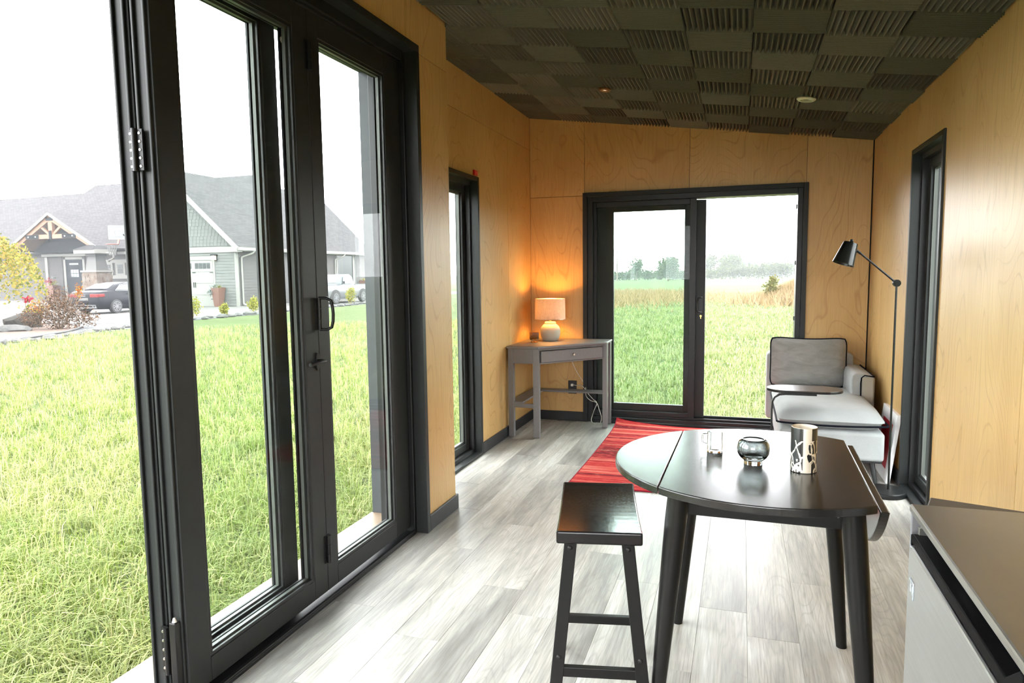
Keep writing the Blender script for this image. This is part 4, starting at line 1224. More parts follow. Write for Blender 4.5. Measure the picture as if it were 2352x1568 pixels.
m = MB(); m.tube([(x, y, G + 0.045) for x, y in mu_edge], 0.030, 6)
tag(m.build('bed_edging', plain('black_edging', (0.02, 0.02, 0.02), 0.6)), 'thin black curved edging along the planting bed', 'edging', kind='structure')

# grass ------------------------------------------------------------
def grass_mat(name, kk, kb=1.0):
    m_, nt, b = new_mat(name)
    at = node(nt, 'ShaderNodeAttribute', attribute_name='tint')
    geo = node(nt, 'ShaderNodeNewGeometry')
    mp = node(nt, 'ShaderNodeMapping'); link(nt, geo.outputs['Position'], mp.inputs['Vector'])
    n1 = noise(nt, mp.outputs[0], 0.45, 3.0, 0.6)
    c = ramp(nt, at.outputs['Fac'], [(p, (q[0] * kk, q[1] * kk, q[2] * kk * kb)) for p, q in [(0.0, (0.105, 0.160, 0.030)), (0.45, (0.180, 0.228, 0.080)), (0.8, (0.245, 0.275, 0.140)), (1.0, (0.36, 0.34, 0.225))]])
    c = mixc(nt, math_n(nt, 'MULTIPLY', math_n(nt, 'SUBTRACT', n1, 0.46), 3.0, clamp=True), c, (0.255 * kk, 0.270 * kk, 0.150 * kk * kb))
    n3 = noise(nt, mp.outputs[0], 1.7, 4.0, 0.65)
    c = mixc(nt, math_n(nt, 'MULTIPLY', math_n(nt, 'SUBTRACT', 0.49, n3), 3.2, clamp=True), c, (0.075 * kk, 0.130 * kk, 0.018 * kk))
    nt.nodes.remove(b)
    df = node(nt, 'ShaderNodeBsdfDiffuse'); tl = node(nt, 'ShaderNodeBsdfTranslucent'); gl = node(nt, 'ShaderNodeBsdfGlossy', i_Roughness=0.45)
    link(nt, c, df.inputs['Color']); link(nt, c, tl.inputs['Color']); gl.inputs['Color'].default_value = (0.5, 0.5, 0.5, 1)
    mx = node(nt, 'ShaderNodeMixShader', n_0=0.35); link(nt, df.outputs[0], mx.inputs[1]); link(nt, tl.outputs[0], mx.inputs[2])
    mx2 = node(nt, 'ShaderNodeMixShader', n_0=0.05); link(nt, mx.outputs[0], mx2.inputs[1]); link(nt, gl.outputs[0], mx2.inputs[2])
    link(nt, mx2.outputs[0], nt.nodes['Material Output'].inputs['Surface'])
    return m_
GRASS = grass_mat('grass_blades', 1.05, 0.66)
GRASS_FIELD = grass_mat('field_grass_blades', 0.95, 0.85)
GRASS_FAR = grass_mat('far_grass_blades', 0.68, 0.85)

def lawn_east(x, y):
    """true where the left lawn grows (east of the gravel)"""
    xb = np.interp(y, [-5, 6, 12.7, 14.8, 17.6, 21.9, 26.5, 35, 60], [-14.5, -15.4, -18.0, -18.5, -19.3, -20.4, -20.3, -20.5, -21.8])
    return x > xb
def blades(name, label, r, az, h, w, keep, bend=0.7, tint_lo=0.0, tint_hi=1.0, clump=0.0, mat=None):
    n = len(r)
    x, y = r * np.sin(az), r * np.cos(az)
    if clump:
        k = max(1, n // 9)
        cxy = np.stack([x[:k], y[:k]], 1); idx = rng.integers(0, k, n)
        x = cxy[idx, 0] + rng.normal(0, clump, n); y = cxy[idx, 1] + rng.normal(0, clump, n)
    ok = keep(x, y)
    x, y, h, w = x[ok], y[ok], h[ok], w[ok]; n = len(x)
    th_ = rng.uniform(0, 2 * PI, n); ln = rng.uniform(0.25, 1.0, n) * bend
    dx, dy = np.cos(th_), np.sin(th_); px_, py_ = -dy, dx
    V = np.zeros((n, 5, 3), np.float32)
    z0 = np.full(n, G - 0.01)
    for s_, k in ((-1, 0), (1, 1)):
        V[:, k, 0] = x + s_ * px_ * w / 2; V[:, k, 1] = y + s_ * py_ * w / 2; V[:, k, 2] = z0
    mx_ = x + dx * h * ln * 0.32; my_ = y + dy * h * ln * 0.32; mz = z0 + h * 0.62
    for s_, k in ((-1, 2), (1, 3)):
        V[:, k, 0] = mx_ + s_ * px_ * w * 0.4; V[:, k, 1] = my_ + s_ * py_ * w * 0.4; V[:, k, 2] = mz
    V[:, 4, 0] = x + dx * h * ln; V[:, 4, 1] = y + dy * h * ln; V[:, 4, 2] = z0 + h * (1.0 - 0.42 * ln)
    me = bpy.data.meshes.new(name)
    base = np.arange(n)[:, None] * 5
    tris = np.concatenate([base + np.array([[0, 1, 3]]), base + np.array([[0, 3, 2]]), base + np.array([[2, 3, 4]])], 0).astype(np.int32)
    me.vertices.add(n * 5); me.vertices.foreach_set('co', V.reshape(-1))
    me.loops.add(tris.size); me.loops.foreach_set('vertex_index', tris.reshape(-1))
    me.polygons.add(len(tris)); me.polygons.foreach_set('loop_start', np.arange(0, tris.size, 3, dtype=np.int32))
    me.update(calc_edges=True)
    a = me.attributes.new('tint', 'FLOAT', 'POINT')
    a.data.foreach_set('value', np.repeat(rng.uniform(tint_lo, tint_hi, n) ** 1.0, 5).astype(np.float32))
    me.materials.append(mat or GRASS)
    o = bpy.data.objects.new(name, me); COL.objects.link(o)
    tag(o, label, 'grass', kind='stuff')
    return o
rad = math.radians
def U(a, b, n): return rng.uniform(a, b, n)
def out_cabin(x, y): return ~((x > -2.06) & (x < 1.4) & (y > -2.6) & (y < 6.36))
n = 125000
r = 2.5 + 22.0 * U(0, 1, n) ** 1.8
blades('lawn_grass', 'long bright green grass of the lawn outside the folding door', r, U(rad(-66), rad(-20), n), U(0.10, 0.25, n), U(0.0035, 0.0080, n), lambda x, y: (x < -2.06) & lawn_east(x, y), 1.1, clump=0.03)
n = 60000
r = 6.0 + 20.0 * U(0, 1, n)
blades('lawn_grass', 'paler mown grass of the lawn running up to the grey house', r, U(rad(-62), rad(-18), n), U(0.05, 0.11, n), U(0.008, 0.016, n), lambda x, y: (x < -2.06) & lawn_east(x, y), 1.0, 0.1, 1.0, mat=GRASS_FAR)
n = 75000
r = 6.2 + 26.0 * U(0, 1, n) ** 1.8
blades('field_grass', 'long bright green grass outside the sliding door', r, U(rad(-20), rad(14), n), U(0.08, 0.18, n), U(0.004, 0.009, n), lambda x, y: (y > 6.36), 1.0, clump=0.04, mat=GRASS_FIELD)
n = 55000
r = 9 + 41.0 * U(0, 1, n)
blades('field_grass', 'paler field grass further behind the sliding door', r, U(rad(-22), rad(14), n), U(0.06, 0.13, n), U(0.012, 0.030, n), lambda x, y: (y > 6.36), 1.0, 0.15, 1.0, mat=GRASS_FAR)
n = 14000
r = 2.4 + 14 * U(0, 1, n)
blades('side_grass', 'green grass beside the cabin', r, U(0, 2 * PI, n), U(0.07, 0.15, n), U(0.007, 0.013, n), lambda x, y: out_cabin(x, y) & lawn_east(x, y), 1.0)

# foliage helper ------------------------------------------------------
def leaf_mat(name, cols):
    m, nt, b = new_mat(name)
    at = node(nt, 'ShaderNodeAttribute', attribute_name='tint')
    k = len(cols)
    c = ramp(nt, at.outputs['Fac'], [(i / (k - 1), q) for i, q in enumerate(cols)])
    nt.nodes.remove(b)
    df = node(nt, 'ShaderNodeBsdfDiffuse'); tl = node(nt, 'ShaderNodeBsdfTranslucent')
    link(nt, c, df.inputs['Color']); link(nt, c, tl.inputs['Color'])
    mx = node(nt, 'ShaderNodeMixShader', n_0=0.35); link(nt, df.outputs[0], mx.inputs[1]); link(nt, tl.outputs[0], mx.inputs[2])
    link(nt, mx.outputs[0], nt.nodes['Material Output'].inputs['Surface'])
    return m
def leaves(name, P, size, mat, parent, up=0.0):
    """a leaf (bent pair of triangles) at each point"""
    P = np.asarray(P, np.float32); n = len(P)
    a = rng.normal(0, 1, (n, 3)); a[:, 2] = a[:, 2] * (1 - up) + up * rng.uniform(0.4, 1.0, n) * 2; a /= np.linalg.norm(a, axis=1, keepdims=True)
    b_ = rng.normal(0, 1, (n, 3)); b_ -= a * (a * b_).sum(1, keepdims=True); b_ /= np.linalg.norm(b_, axis=1, keepdims=True)
    s = (size * rng.uniform(0.6, 1.3, n))[:, None]
    V = np.stack([P - a * s * 0.5, P + b_ * s * 0.32, P + a * s * 0.5, P - b_ * s * 0.32], 1)
    me = bpy.data.meshes.new(name)
    base = np.arange(n)[:, None] * 4
    q = (base + np.array([[0, 1, 2, 3]])).astype(np.int32)
    me.vertices.add(n * 4); me.vertices.foreach_set('co', V.reshape(-1).astype(np.float32))
    me.loops.add(q.size); me.loops.foreach_set('vertex_index', q.reshape(-1))
    me.polygons.add(n); me.polygons.foreach_set('loop_start', np.arange(0, q.size, 4, dtype=np.int32))
    me.update(calc_edges=True)
    at = me.attributes.new('tint', 'FLOAT', 'POINT'); at.data.foreach_set('value', np.repeat(rng.uniform(0, 1, n), 4).astype(np.float32))
    me.materials.append(mat)
    o = bpy.data.objects.new(name, me); COL.objects.link(o); o.parent = parent
    o['kind'] = 'stuff'
    return o
def blob(n, rx, ry, rz_, c=(0, 0, 0), shell=0.55):
    d = rng.normal(0, 1, (n, 3)); d /= np.linalg.norm(d, axis=1, keepdims=True)
    rr = (shell + (1 - shell) * rng.uniform(0, 1, n)) ** 1.0
    lump = 1 + 0.22 * np.sin(d[:, 0] * 5 + d[:, 2] * 4) * np.cos(d[:, 1] * 6)
    return d * (rr * lump)[:, None] * np.array([rx, ry, rz_]) + np.array(c)
BARK = plain('bark', (0.10, 0.075, 0.055), 0.9, vary=0.2, grain=30)
def branches(parent, specs, name='trunk', mat=None):
    m = MB()
    for pts, r0, r1 in specs:
        pts = [Vector(p) for p in pts]; k = len(pts)
        rings = []
        for i, p in enumerate(pts):
            r = r0 + (r1 - r0) * i / (k - 1)
            rings.append([(p.x + r * math.cos(t), p.y + r * math.sin(t), p.z) for t in np.linspace(0, 2 * PI, 6, endpoint=False)])
        m.loft(rings)
    return m.build(name, mat or BARK, parent, smooth=60)

# dwarf shrubs along the gravel
YG = leaf_mat('yellow_green_leaves', [(0.0756, 0.0984, 0.0189), (0.1815, 0.1740, 0.0339), (0.2721, 0.2418, 0.0567)])
for (x, y, h, w, lab) in ((-20.72, 22.4, 0.86, 0.34, 'yellow-green dwarf shrub in the gravel nearest the dark car, below the garage door'),
                          (-20.45, 23.85, 0.56, 0.19, 'smallest yellow-green dwarf shrub, in front of the brown garage planter'),
                          (-20.40, 25.65, 0.74, 0.28, 'yellow-green dwarf shrub in the gravel in front of the blank garage wall'),
                          (-20.45, 33.8, 0.98, 0.32, 'yellow-green dwarf shrub in front of the white pickup truck')):
    t = thing('dwarf_shrub', lab, 'shrub', (x, y, G + 0.01), group='dwarf shrubs along the gravel strip')
    P = np.concatenate([blob(int(420), w, w, h * 0.42, (0, 0, h * 0.56)), blob(160, w * 0.55, w * 0.55, h * 0.28, (w * 0.25, 0, h * 0.80)), blob(120, w * 0.6, w * 0.5, h * 0.2, (-w * 0.4, 0.1, h * 0.45))])
    leaves('foliage', P, 0.075, YG, t)
    branches(t, [([(0, 0, -0.03), (0.02, 0, h * 0.3), (0, 0.02, h * 0.6)], 0.02, 0.008), ([(0.01, 0, h * 0.2), (0.09, 0.02, h * 0.55)], 0.012, 0.005), ([(0, 0, h * 0.2), (-0.08, -0.02, h * 0.5)], 0.012, 0.005)], 'stem')

# weeping tree on the left
WY = leaf_mat('weeping_yellow_leaves', [(0.0483, 0.0695, 0.0163), (0.1440, 0.1382, 0.0320), (0.2231, 0.1805, 0.0483), (0.2445, 0.1594, 0.0425)])
t = thing('weeping_tree', 'yellow-green weeping tree over the planting bed left of the barberry bush', 'tree', (-24.6, 15.9, G))
P = []
for k in range(260):
    a = rng.uniform(0, 2 * PI); rr = 2.45 * math.sqrt(rng.uniform(0.03, 1)); 
    top = 3.55 - 0.20 * rr ** 2 + rng.normal(0, 0.12)
    Lk = rng.uniform(0.8, 2.2) * (0.65 + 0.35 * rr / 2.3)
    nlf = int(16 + Lk * 14)
    s = np.linspace(0, 1, nlf)
    ro = rr + 0.45 * np.sin(s * PI * 0.5)
    z = np.maximum(top - Lk * s ** 1.35, 0.15 + 0.3 * rng.uniform())
    P.append(np.stack([ro * math.cos(a), ro * math.sin(a), z], 1) + rng.normal(0, 0.045, (nlf, 3)))
P = np.concatenate(P)
leaves('foliage', P, 0.115, WY, t)
sp = [([(0, 0, -0.1), (0.05, 0, 1.0), (0, 0.05, 2.0), (-0.05, 0, 2.7)], 0.10, 0.05)]
for k in range(10):
    a = k * 0.63; sp.append(([(0, 0, 1.6 + 0.1 * k), (0.7 * math.cos(a), 0.7 * math.sin(a), 2.5), (1.5 * math.cos(a), 1.5 * math.sin(a), 2.6), (2.1 * math.cos(a), 2.1 * math.sin(a), 2.1)], 0.035, 0.008))
branches(t, sp)

# barberry bush
BB = leaf_mat('barberry_leaves', [(0.0166, 0.0189, 0.0113), (0.0529, 0.0326, 0.0250), (0.0907, 0.0567, 0.0378), (0.1247, 0.0756, 0.0454)])
t = thing('barberry_bush', 'round brown-purple barberry bush at the edge of the planting bed', 'bush', (-21.55, 17.35, G))
P = np.concatenate([blob(2300, 0.86, 0.86, 0.62, (0, 0, 0.56), 0.35), blob(700, 0.5, 0.5, 0.5, (0.0, 0.1, 0.95), 0.35), blob(500, 0.45, 0.4, 0.35, (-0.75, -0.4, 0.40), 0.3), blob(400, 0.4, 0.4, 0.3, (0.55, 0.55, 0.33), 0.3)])
P[:, 2] = np.maximum(P[:, 2], 0.04)
leaves('foliage', P, 0.062, BB, t)
branches(t, [([(0, 0, -0.05), (0.4 * math.cos(a), 0.4 * math.sin(a), 0.6), (0.7 * math.cos(a), 0.7 * math.sin(a), 1.15)], 0.02, 0.005) for a in np.linspace(0, 5.5, 9)], 'stem')

# orange and yellow perennials by the bush
OR = leaf_mat('orange_leaves', [(0.1728, 0.0384, 0.0115), (0.2112, 0.0922, 0.0154), (0.2304, 0.1536, 0.0307)])
t = thing('orange_plant', 'fiery orange leafy plant behind the barberry bush', 'plant', (-24.3, 18.75, G))
leaves('foliage', np.concatenate([blob(420, 0.42, 0.42, 0.45, (0, 0, 0.55), 0.2), blob(120, 0.16, 0.16, 0.35, (1.0, 0.85, 1.25), 0.1)]), 0.09, OR, t)
branches(t, [([(0, 0, -0.03), (0.1, 0.05, 0.7)], 0.02, 0.008), ([(0, 0, 0), (-0.12, 0, 0.6)], 0.02, 0.008), ([(0.1, 0, 0), (0.6, 0.45, 0.7), (1.0, 0.85, 1.4)], 0.02, 0.006)], 'stem')
RF = leaf_mat('red_petals', [(0.1728, 0.0077, 0.0192), (0.2381, 0.0192, 0.0346)])
t = thing('red_flowers', 'small red flowering plant behind the orange plant', 'plant', (-25.0, 18.9, G))
leaves('petals', blob(90, 0.22, 0.22, 0.12, (0, 0, 0.93), 0.1), 0.09, RF, t)
leaves('foliage', blob(160, 0.2, 0.2, 0.35, (0, 0, 0.5), 0.1), 0.07, YG, t)
branches(t, [([(0, 0, -0.03), (0.03, 0, 0.9)], 0.015, 0.008), ([(0, 0, 0), (-0.1, 0, 0.85)], 0.015, 0.008)], 'stem')

# boulders and border rocks
ROCK = tri_colour('grey_boulder', [(0.018, 0.017, 0.015), (0.030, 0.028, 0.025), (0.042, 0.040, 0.036)], 3.0, 0.9, 0.5)
ROCKP = tri_colour('pale_rock', [(0.042, 0.042, 0.041), (0.060, 0.060, 0.058), (0.080, 0.078, 0.075)], 5.0, 0.9, 0.5)
def rock_mesh(name, sx_, sy, sz, mat, seed):
    rs_ = np.random.default_rng(seed)
    bm = bmesh.new(); bmesh.ops.create_icosphere(bm, subdivisions=2, radius=1.0)
    ph = rs_.uniform(0, 6, 6)
    for v_ in bm.verts:
        d = v_.co.normalized()
        k = 1 + 0.16 * math.sin(3.1 * d.x + ph[0]) + 0.13 * math.sin(4.3 * d.y + ph[1]) + 0.12 * math.sin(5 * d.z + ph[2]) + 0.08 * math.sin(7 * (d.x + d.y) + ph[3])
        v_.co = Vector((d.x * k * sx_, d.y * k * sy, max(d.z * k, -0.35) * sz))
    me = bpy.data.meshes.new(name); bm.to_mesh(me); bm.free()
    me.materials.append(mat)
    return me
def rock(name, label, mesh, loc, rz_, group=None, s=1.0):
    o = bpy.data.objects.new(name, mesh); COL.objects.link(o)
    o.location = loc; o.rotation_euler = (0, 0, rz_); o.scale = (s, s, s)
    return tag(o, label, 'rock', group)
rock('boulder', 'large dark grey boulder in the bed behind the barberry bush', rock_mesh('boulder', 0.62, 0.40, 0.36, ROCK, 3), (-23.55, 17.55, G + 0.13), 0.7)
rock('boulder', 'flat pale boulder lying low in the mulch left of the barberry bush', rock_mesh('boulder_flat', 0.52, 0.30, 0.17, ROCKP, 5), (-22.25, 16.25, G + 0.08), 0.75)
RM = [rock_mesh('border_rock_%d' % k, 0.22, 0.15, 0.10, ROCKP, 20 + k) for k in range(4)]
edge = [(-15.6, 6.6), (-17.6, 11.9), (-18.3, 14.2), (-19.1, 17.1), (-19.7, 19.3), (-20.35, 21.9), (-20.25, 24.5), (-20.2, 27), (-20.35, 32), (-20.6, 36)]
k = 0
for i in range(len(edge) - 1):
    a, b_ = Vector(edge[i] + (0,)), Vector(edge[i + 1] + (0,))
    q = int((b_ - a).length / 0.48)
    for j in range(q):
        p = a.lerp(b_, (j + random.random() * 0.6) / q) + Vector((random.uniform(-0.35, 0.05), 0, 0))
        rock('border_rock', 'pale rock in the row edging the lawn along the gravel', RM[k % 4], (p.x, p.y, G + 0.04), random.uniform(0, 6), 'pale border rocks along the lawn', random.uniform(0.65, 1.25)); k += 1

# ================================================================== THE GREY HOUSE
m_, nt, b = new_mat('asphalt_shingles')
tcv = coords(nt)
br = node(nt, 'ShaderNodeTexBrick', i_Scale=1.0)
br.inputs['Color1'].default_value = (0.034, 0.032, 0.033, 1); br.inputs['Color2'].default_value = (0.048, 0.045, 0.046, 1); br.inputs['Mortar'].default_value = (0.018, 0.017, 0.018, 1)
br.inputs['Mortar Size'].default_value = 0.012; br.inputs['Brick Width'].default_value = 0.32; br.inputs['Row Height'].default_value = 0.16
link(nt, node(nt, 'ShaderNodeUVMap').outputs[0], br.inputs['Vector'])
link(nt, br.outputs['Color'], b.inputs['Base Color'])
b.inputs['Roughness'].default_value = 0.95; b.inputs['Specular IOR Level'].default_value = 0.1
SHING = m_
SIDING = plain('taupe_siding', (0.058, 0.054, 0.053), 0.8, spec=0.2, vary=0.05, grain=3)
SIDING_G = plain('grey_green_siding', (0.085, 0.087, 0.083), 0.8, spec=0.2, vary=0.05, grain=3)
TRIMW = plain('cream_trim', (0.135, 0.131, 0.118), 0.6, vary=0.03)
DOORB = plain('slate_blue_door', (0.005, 0.008, 0.012), 0.6, spec=0.15, vary=0.06)
TIMB = plain('orange_timber', (0.13, 0.058, 0.028), 0.6, vary=0.15, grain=12)
DARKM = plain('dark_bracket', (0.006, 0.007, 0.009), 0.7, spec=0.05)
STONE = tri_colour('tan_ledgestone', [(0.065, 0.042, 0.032), (0.095, 0.072, 0.057), (0.12, 0.105, 0.09)], 2.2, 0.9, 0.3)
GLASSD = plain('dark_house_glass', (0.006, 0.008, 0.009), 0.2, spec=0.3)
GLASSL = plain('pale_house_glass', (0.075, 0.083, 0.086), 0.1)
PORCHW = plain('blue_grey_porch_gable', (0.020, 0.022, 0.027), 0.85, spec=0.2, vary=0.05, grain=3)

house = thing('house', 'large grey house with a timber porch gable and a garage wing across the lawn', 'house', (-36, 40, G))
HL = house.location
def H(bm, name, mat, parent=None, smooth=None):
    bm.v = [(x - HL[0], y - HL[1], z - HL[2]) for x, y, z in bm.v]
    return bm.build(name, mat, parent or house, smooth)
def roof_slab(name, quad, th_=0.12):
    """sloping roof plane with shingle UVs; quad = eave a, eave b, ridge b, ridge a"""
    q = [Vector(p) for p in quad]
    nrm = (q[1] - q[0]).cross(q[3] - q[0]).normalized()
    if nrm.z < 0: nrm = -nrm
    m = MB(); m.prism([(0, 0)] * 0 or [(0, 0), (1, 0), (1, 1)], 0, 1) if False else None
    vs = [p for p in q] + [p - nrm * th_ for p in q]
    n_ = len(q)
    m.add(vs, [tuple(range(n_)), tuple(reversed(range(n_, 2 * n_)))] + [(i, (i + 1) % n_, n_ + (i + 1) % n_, n_ + i) for i in range(n_)])
    m.v = [(x - HL[0], y - HL[1], z - HL[2]) for x, y, z in m.v]
    o = m.build(name, SHING, house)
    u = (q[1] - q[0]).normalized(); w_ = nrm.cross(u)
    uv = o.data.uv_layers.new(name='UVMap')
    for lp in o.data.loops:
        p = o.data.vertices[lp.vertex_index].co
        uv.data[lp.index].uv = (p.dot(u), p.dot(w_))
    return o
def siding(x0, x1, y0, y1, z0, z1, axis, mat, step=0.165, skip=None):
    """lapped boards: axis 'x' -> wall faces +x at x1 ; axis 'y' -> wall faces -y at y0"""
    z = z0
    while z < z1 - 0.02:
        t = min(z + step, z1)
        segs = [(y0, y1)] if axis == 'x' else [(x0, x1)]
        for (a0, a1, b0, b1) in (skip or []):
            if t > b0 + 0.01 and z < b1 - 0.01:
                nx_ = []
                for (u, v_) in segs:
                    if a1 <= u or a0 >= v_: nx_.append((u, v_)); continue
                    if a0 > u: nx_.append((u, a0))
                    if a1 < v_: nx_.append((a1, v_))
                segs = nx_
        for (u, v_) in segs:
            m = MB()
            if axis == 'x':
                m.add([(x1, u, z), (x1 + 0.022, u, z), (x1 + 0.004, u, t), (x1, u, t), (x1, v_, z), (x1 + 0.022, v_, z), (x1 + 0.004, v_, t), (x1, v_, t)], [(0, 1, 2, 3), (7, 6, 5, 4), (0, 4, 5, 1), (1, 5, 6, 2), (2, 6, 7, 3), (3, 7, 4, 0)])
            else:
                m.add([(u, y0, z), (u, y0 - 0.022, z), (u, y0 - 0.004, t), (u, y0, t), (v_, y0, z), (v_, y0 - 0.022, z), (v_, y0 - 0.004, t), (v_, y0, t)], [(0, 1, 2, 3), (7, 6, 5, 4), (0, 4, 5, 1), (1, 5, 6, 2), (2, 6, 7, 3), (3, 7, 4, 0)])
            H(m, 'siding_board', mat)
        z = t

# garage wing ---------------------------------------------------------
CXg, CYg = -26.6, 32.2                                          # near corner
EZ = 2.95                                                       # eave height
RX_, RZ_ = -31.2, 7.45                                          # ridge
WX = -35.8                                                      # far side
ENDY = 46.3
m = MB()
m.prism([(-33.2, G), (CXg, G), (CXg, EZ - 0.1), (RX_, RZ_ - 0.25), (-33.2, 5.25)], CYg + 0.02, ENDY, 'y')
H(m, 'garage_walls', SIDING_G)
siding(-33.2, CXg, CYg, CYg, G + 0.05, 2.62, 'y', SIDING_G, skip=[(-30.95, -28.05, G, 2.42)])
z = 3.02
row = 0
m = MB()
while z < 7.0:
    hw = (RX_ - WX) * (RZ_ - 0.2 - z) / (RZ_ - EZ)
    if hw < 0.15: break
    n_ = max(1, int(2 * hw / 0.24))
    for i in range(n_):
        a = RX_ - hw + 2 * hw * i / n_
        if a < -33.2: continue
        m.add([(a + 0.008, CYg + 0.02, z), (a + 2 * hw / n_ - 0.008, CYg + 0.02, z), (a + 2 * hw / n_ - 0.008, CYg - 0.018, z), (a + 0.008, CYg - 0.018, z), (a + 0.008, CYg + 0.02, z + 0.19), (a + 2 * hw / n_ - 0.008, CYg + 0.02, z + 0.19), (a + 2 * hw / n_ - 0.008, CYg, z + 0.19), (a + 0.008, CYg, z + 0.19)], MB.BOXF)
    z += 0.19; row += 1
o = H(m, 'gable_shingles', SIDING_G); o['kind'] = 'stuff'
siding(CXg, CXg, CYg, ENDY, G + 0.05, EZ - 0.25, 'x', SIDING, skip=[(42.3, 44.85, 0.4, 2.78)])
ov = 0.45
roof_slab('roof', [(CXg + ov, CYg - 0.4, EZ - 0.05), (CXg + ov, ENDY + 0.35, EZ - 0.05), (RX_, ENDY + 0.9, RZ_), (RX_, CYg - 0.4, RZ_)])
roof_slab('roof', [(-33.3, CYg - 0.4, 5.38), (-33.3, ENDY + 0.35, 5.38), (RX_, ENDY + 0.9, RZ_), (RX_, CYg - 0.4, RZ_)])
# trims
for sx_ in (1, -1):
    ex, ez = (CXg + ov, EZ - 0.14) if sx_ > 0 else (-33.3, 5.28)
    H(MB().bar((ex, CYg - 0.42, ez), (RX_, CYg - 0.42, RZ_ - 0.10), 0.05, 0.24), 'rake_board', TRIMW)
H(MB().box(-33.2, CXg + 0.05, CYg - 0.05, CYg + 0.02, 2.66, 2.98), 'frieze_board', TRIMW)
H(MB().box(CXg - 0.10, CXg + ov, CYg - 0.45, CYg, 2.66, 2.92), 'eave_return', TRIMW)
H(MB().box(CXg + ov - 0.02, CXg + ov + 0.10, CYg - 0.42, ENDY + 0.3, EZ - 0.20, EZ - 0.04), 'gutter', TRIMW)
H(MB().box(CXg, CXg + ov, CYg, ENDY + 0.2, EZ - 0.24, EZ - 0.18), 'soffit', TRIMW)
H(MB().box(CXg - 0.10, CXg + 0.03, CYg - 0.03, CYg + 0.12, G, 2.68), 'corner_board', TRIMW)
H(MB().box(CXg - 0.05, CXg + 0.03, ENDY - 0.14, ENDY, G, 2.68), 'corner_board', TRIMW)
for yd in (CYg + 0.32, 42.0):
    H(MB().tube(smooth_path([(CXg + ov + 0.05, yd + 0.55, EZ - 0.20), (CXg + ov, yd + 0.5, EZ - 0.34), (CXg + 0.12, yd + 0.06, EZ - 0.55), (CXg + 0.09, yd, EZ - 0.75), (CXg + 0.09, yd, 1.0), (CXg + 0.09, yd, G + 0.25), (CXg + 0.14, yd, G + 0.12), (CXg + 0.30, yd, G + 0.06)], 4), 0.055, 8), 'downspout', TRIMW, smooth=50)
# garage door
gd = H(MB().box(-30.85, -28.18, CYg - 0.005, CYg + 0.03, G, 2.26), 'garage_door', plain('cream_garage_door', (0.125, 0.123, 0.113), 0.6, vary=0.03))
for k in range(4):
    H(MB().box(-30.83, -28.20, CYg - 0.022, CYg - 0.006, G + 0.02 + 0.65 * k, G + 0.63 + 0.65 * k), 'door_section', TRIMW, gd)
for g0 in (-30.72, -29.42):
    for k in range(4):
        a = g0 + 0.27 * k
        H(MB().box(a, a + 0.235, CYg - 0.032, CYg - 0.020, 1.78, 2.10), 'window_pane', GLASSD, gd)
for a in (-28.42, -29.62):
    for zz_ in (1.55, 0.05):
        H(MB().box(a, a + 0.22, CYg - 0.036, CYg - 0.020, zz_, zz_ + 0.035), 'strap_hinge', DARKM, gd)
for a in (-29.58, -29.46):
    H(MB().box(a, a + 0.03, CYg - 0.046, CYg - 0.020, 0.72, 1.02), 'handle', DARKM, gd)
H(MB().box(-31.0, -28.02, CYg - 0.05, CYg + 0.02, 2.26, 2.48), 'door_header', TRIMW)
H(MB().box(-28.18, -28.06, CYg - 0.03, CYg + 0.02, G, 2.26), 'door_jamb', TRIMW)
# open bay on the long side
H(MB().box(CXg - 0.02, CXg + 0.012, 42.35, 44.35, 0.30, 2.66), 'side_window', GLASSD)
H(MB().box(CXg - 0.02, CXg + 0.05, 44.35, 44.55, G, 2.70), 'window_jamb', TRIMW)
H(MB().box(CXg - 0.02, CXg + 0.05, 42.25, 42.35, G, 2.70), 'window_jamb', TRIMW)

# main house ------------------------------------------------------------
MY = 40.1
H(MB().box(-60, -35.4, MY + 0.02, MY + 8, G, 3.35), 'main_walls', SIDING)
siding(-52.5, -35.6, MY, MY, G + 0.05, 3.1, 'y', SIDING, step=0.19, skip=[(-49.1, -46.3, G, 3.3), (-45.2, -40.5, 1.2, 2.75)])
roof_slab('roof', [(-64, MY - 0.5, 3.25), (-46, MY - 0.5, 3.25), (-46, 45.0, 8.25), (-64, 45.0, 8.25)])
roof_slab('roof', [(-55.5, MY - 0.5, 3.26), (-34.0, MY - 0.5, 3.26), (-34.0, 45.5, 9.0), (-51.4, 45.5, 9.0)], 0.10)
roof_slab('roof', [(-64, 52, 3.25), (-34, 52, 3.25), (-34, 45.2, 8.6), (-64, 45.0, 8.2)])
H(MB().box(-43, -35, MY - 0.62, MY - 0.48, 3.02, 3.22), 'gutter', TRIMW)
# front door
fd = H(MB().box(-48.72, -47.02, MY - 0.02, MY + 0.04, G, 2.75), 'front_door', DOORB)
H(MB().box(-48.35, -47.45, MY - 0.04, MY - 0.02, 2.34, 2.47), 'transom_pane', GLASSL, fd)
for i in range(3):
    for j in range(2):
        H(MB().box(-48.25 + 0.27 * i, -48.01 + 0.27 * i, MY - 0.04, MY - 0.02, 1.42 + 0.30 * j, 1.68 + 0.30 * j), 'door_pane', GLASSL, fd)
H(MB().cyl((-47.15, MY - 0.08, 0.75), (-47.15, MY - 0.02, 0.75), 0.05, n=10), 'door_knob', STEEL, fd)
for (a, b_) in ((-48.92, -48.72), (-47.02, -46.82)):
    H(MB().box(a, b_, MY - 0.06, MY + 0.02, G, 2.95), 'door_casing', TRIMW)
H(MB().box(-48.95, -46.79, MY - 0.06, MY + 0.02, 2.75, 3.0), 'door_casing', TRIMW)
H(MB().box(-50.75, -50.50, MY - 0.10, MY + 0.02, G, 2.95), 'corner_board', TRIMW)
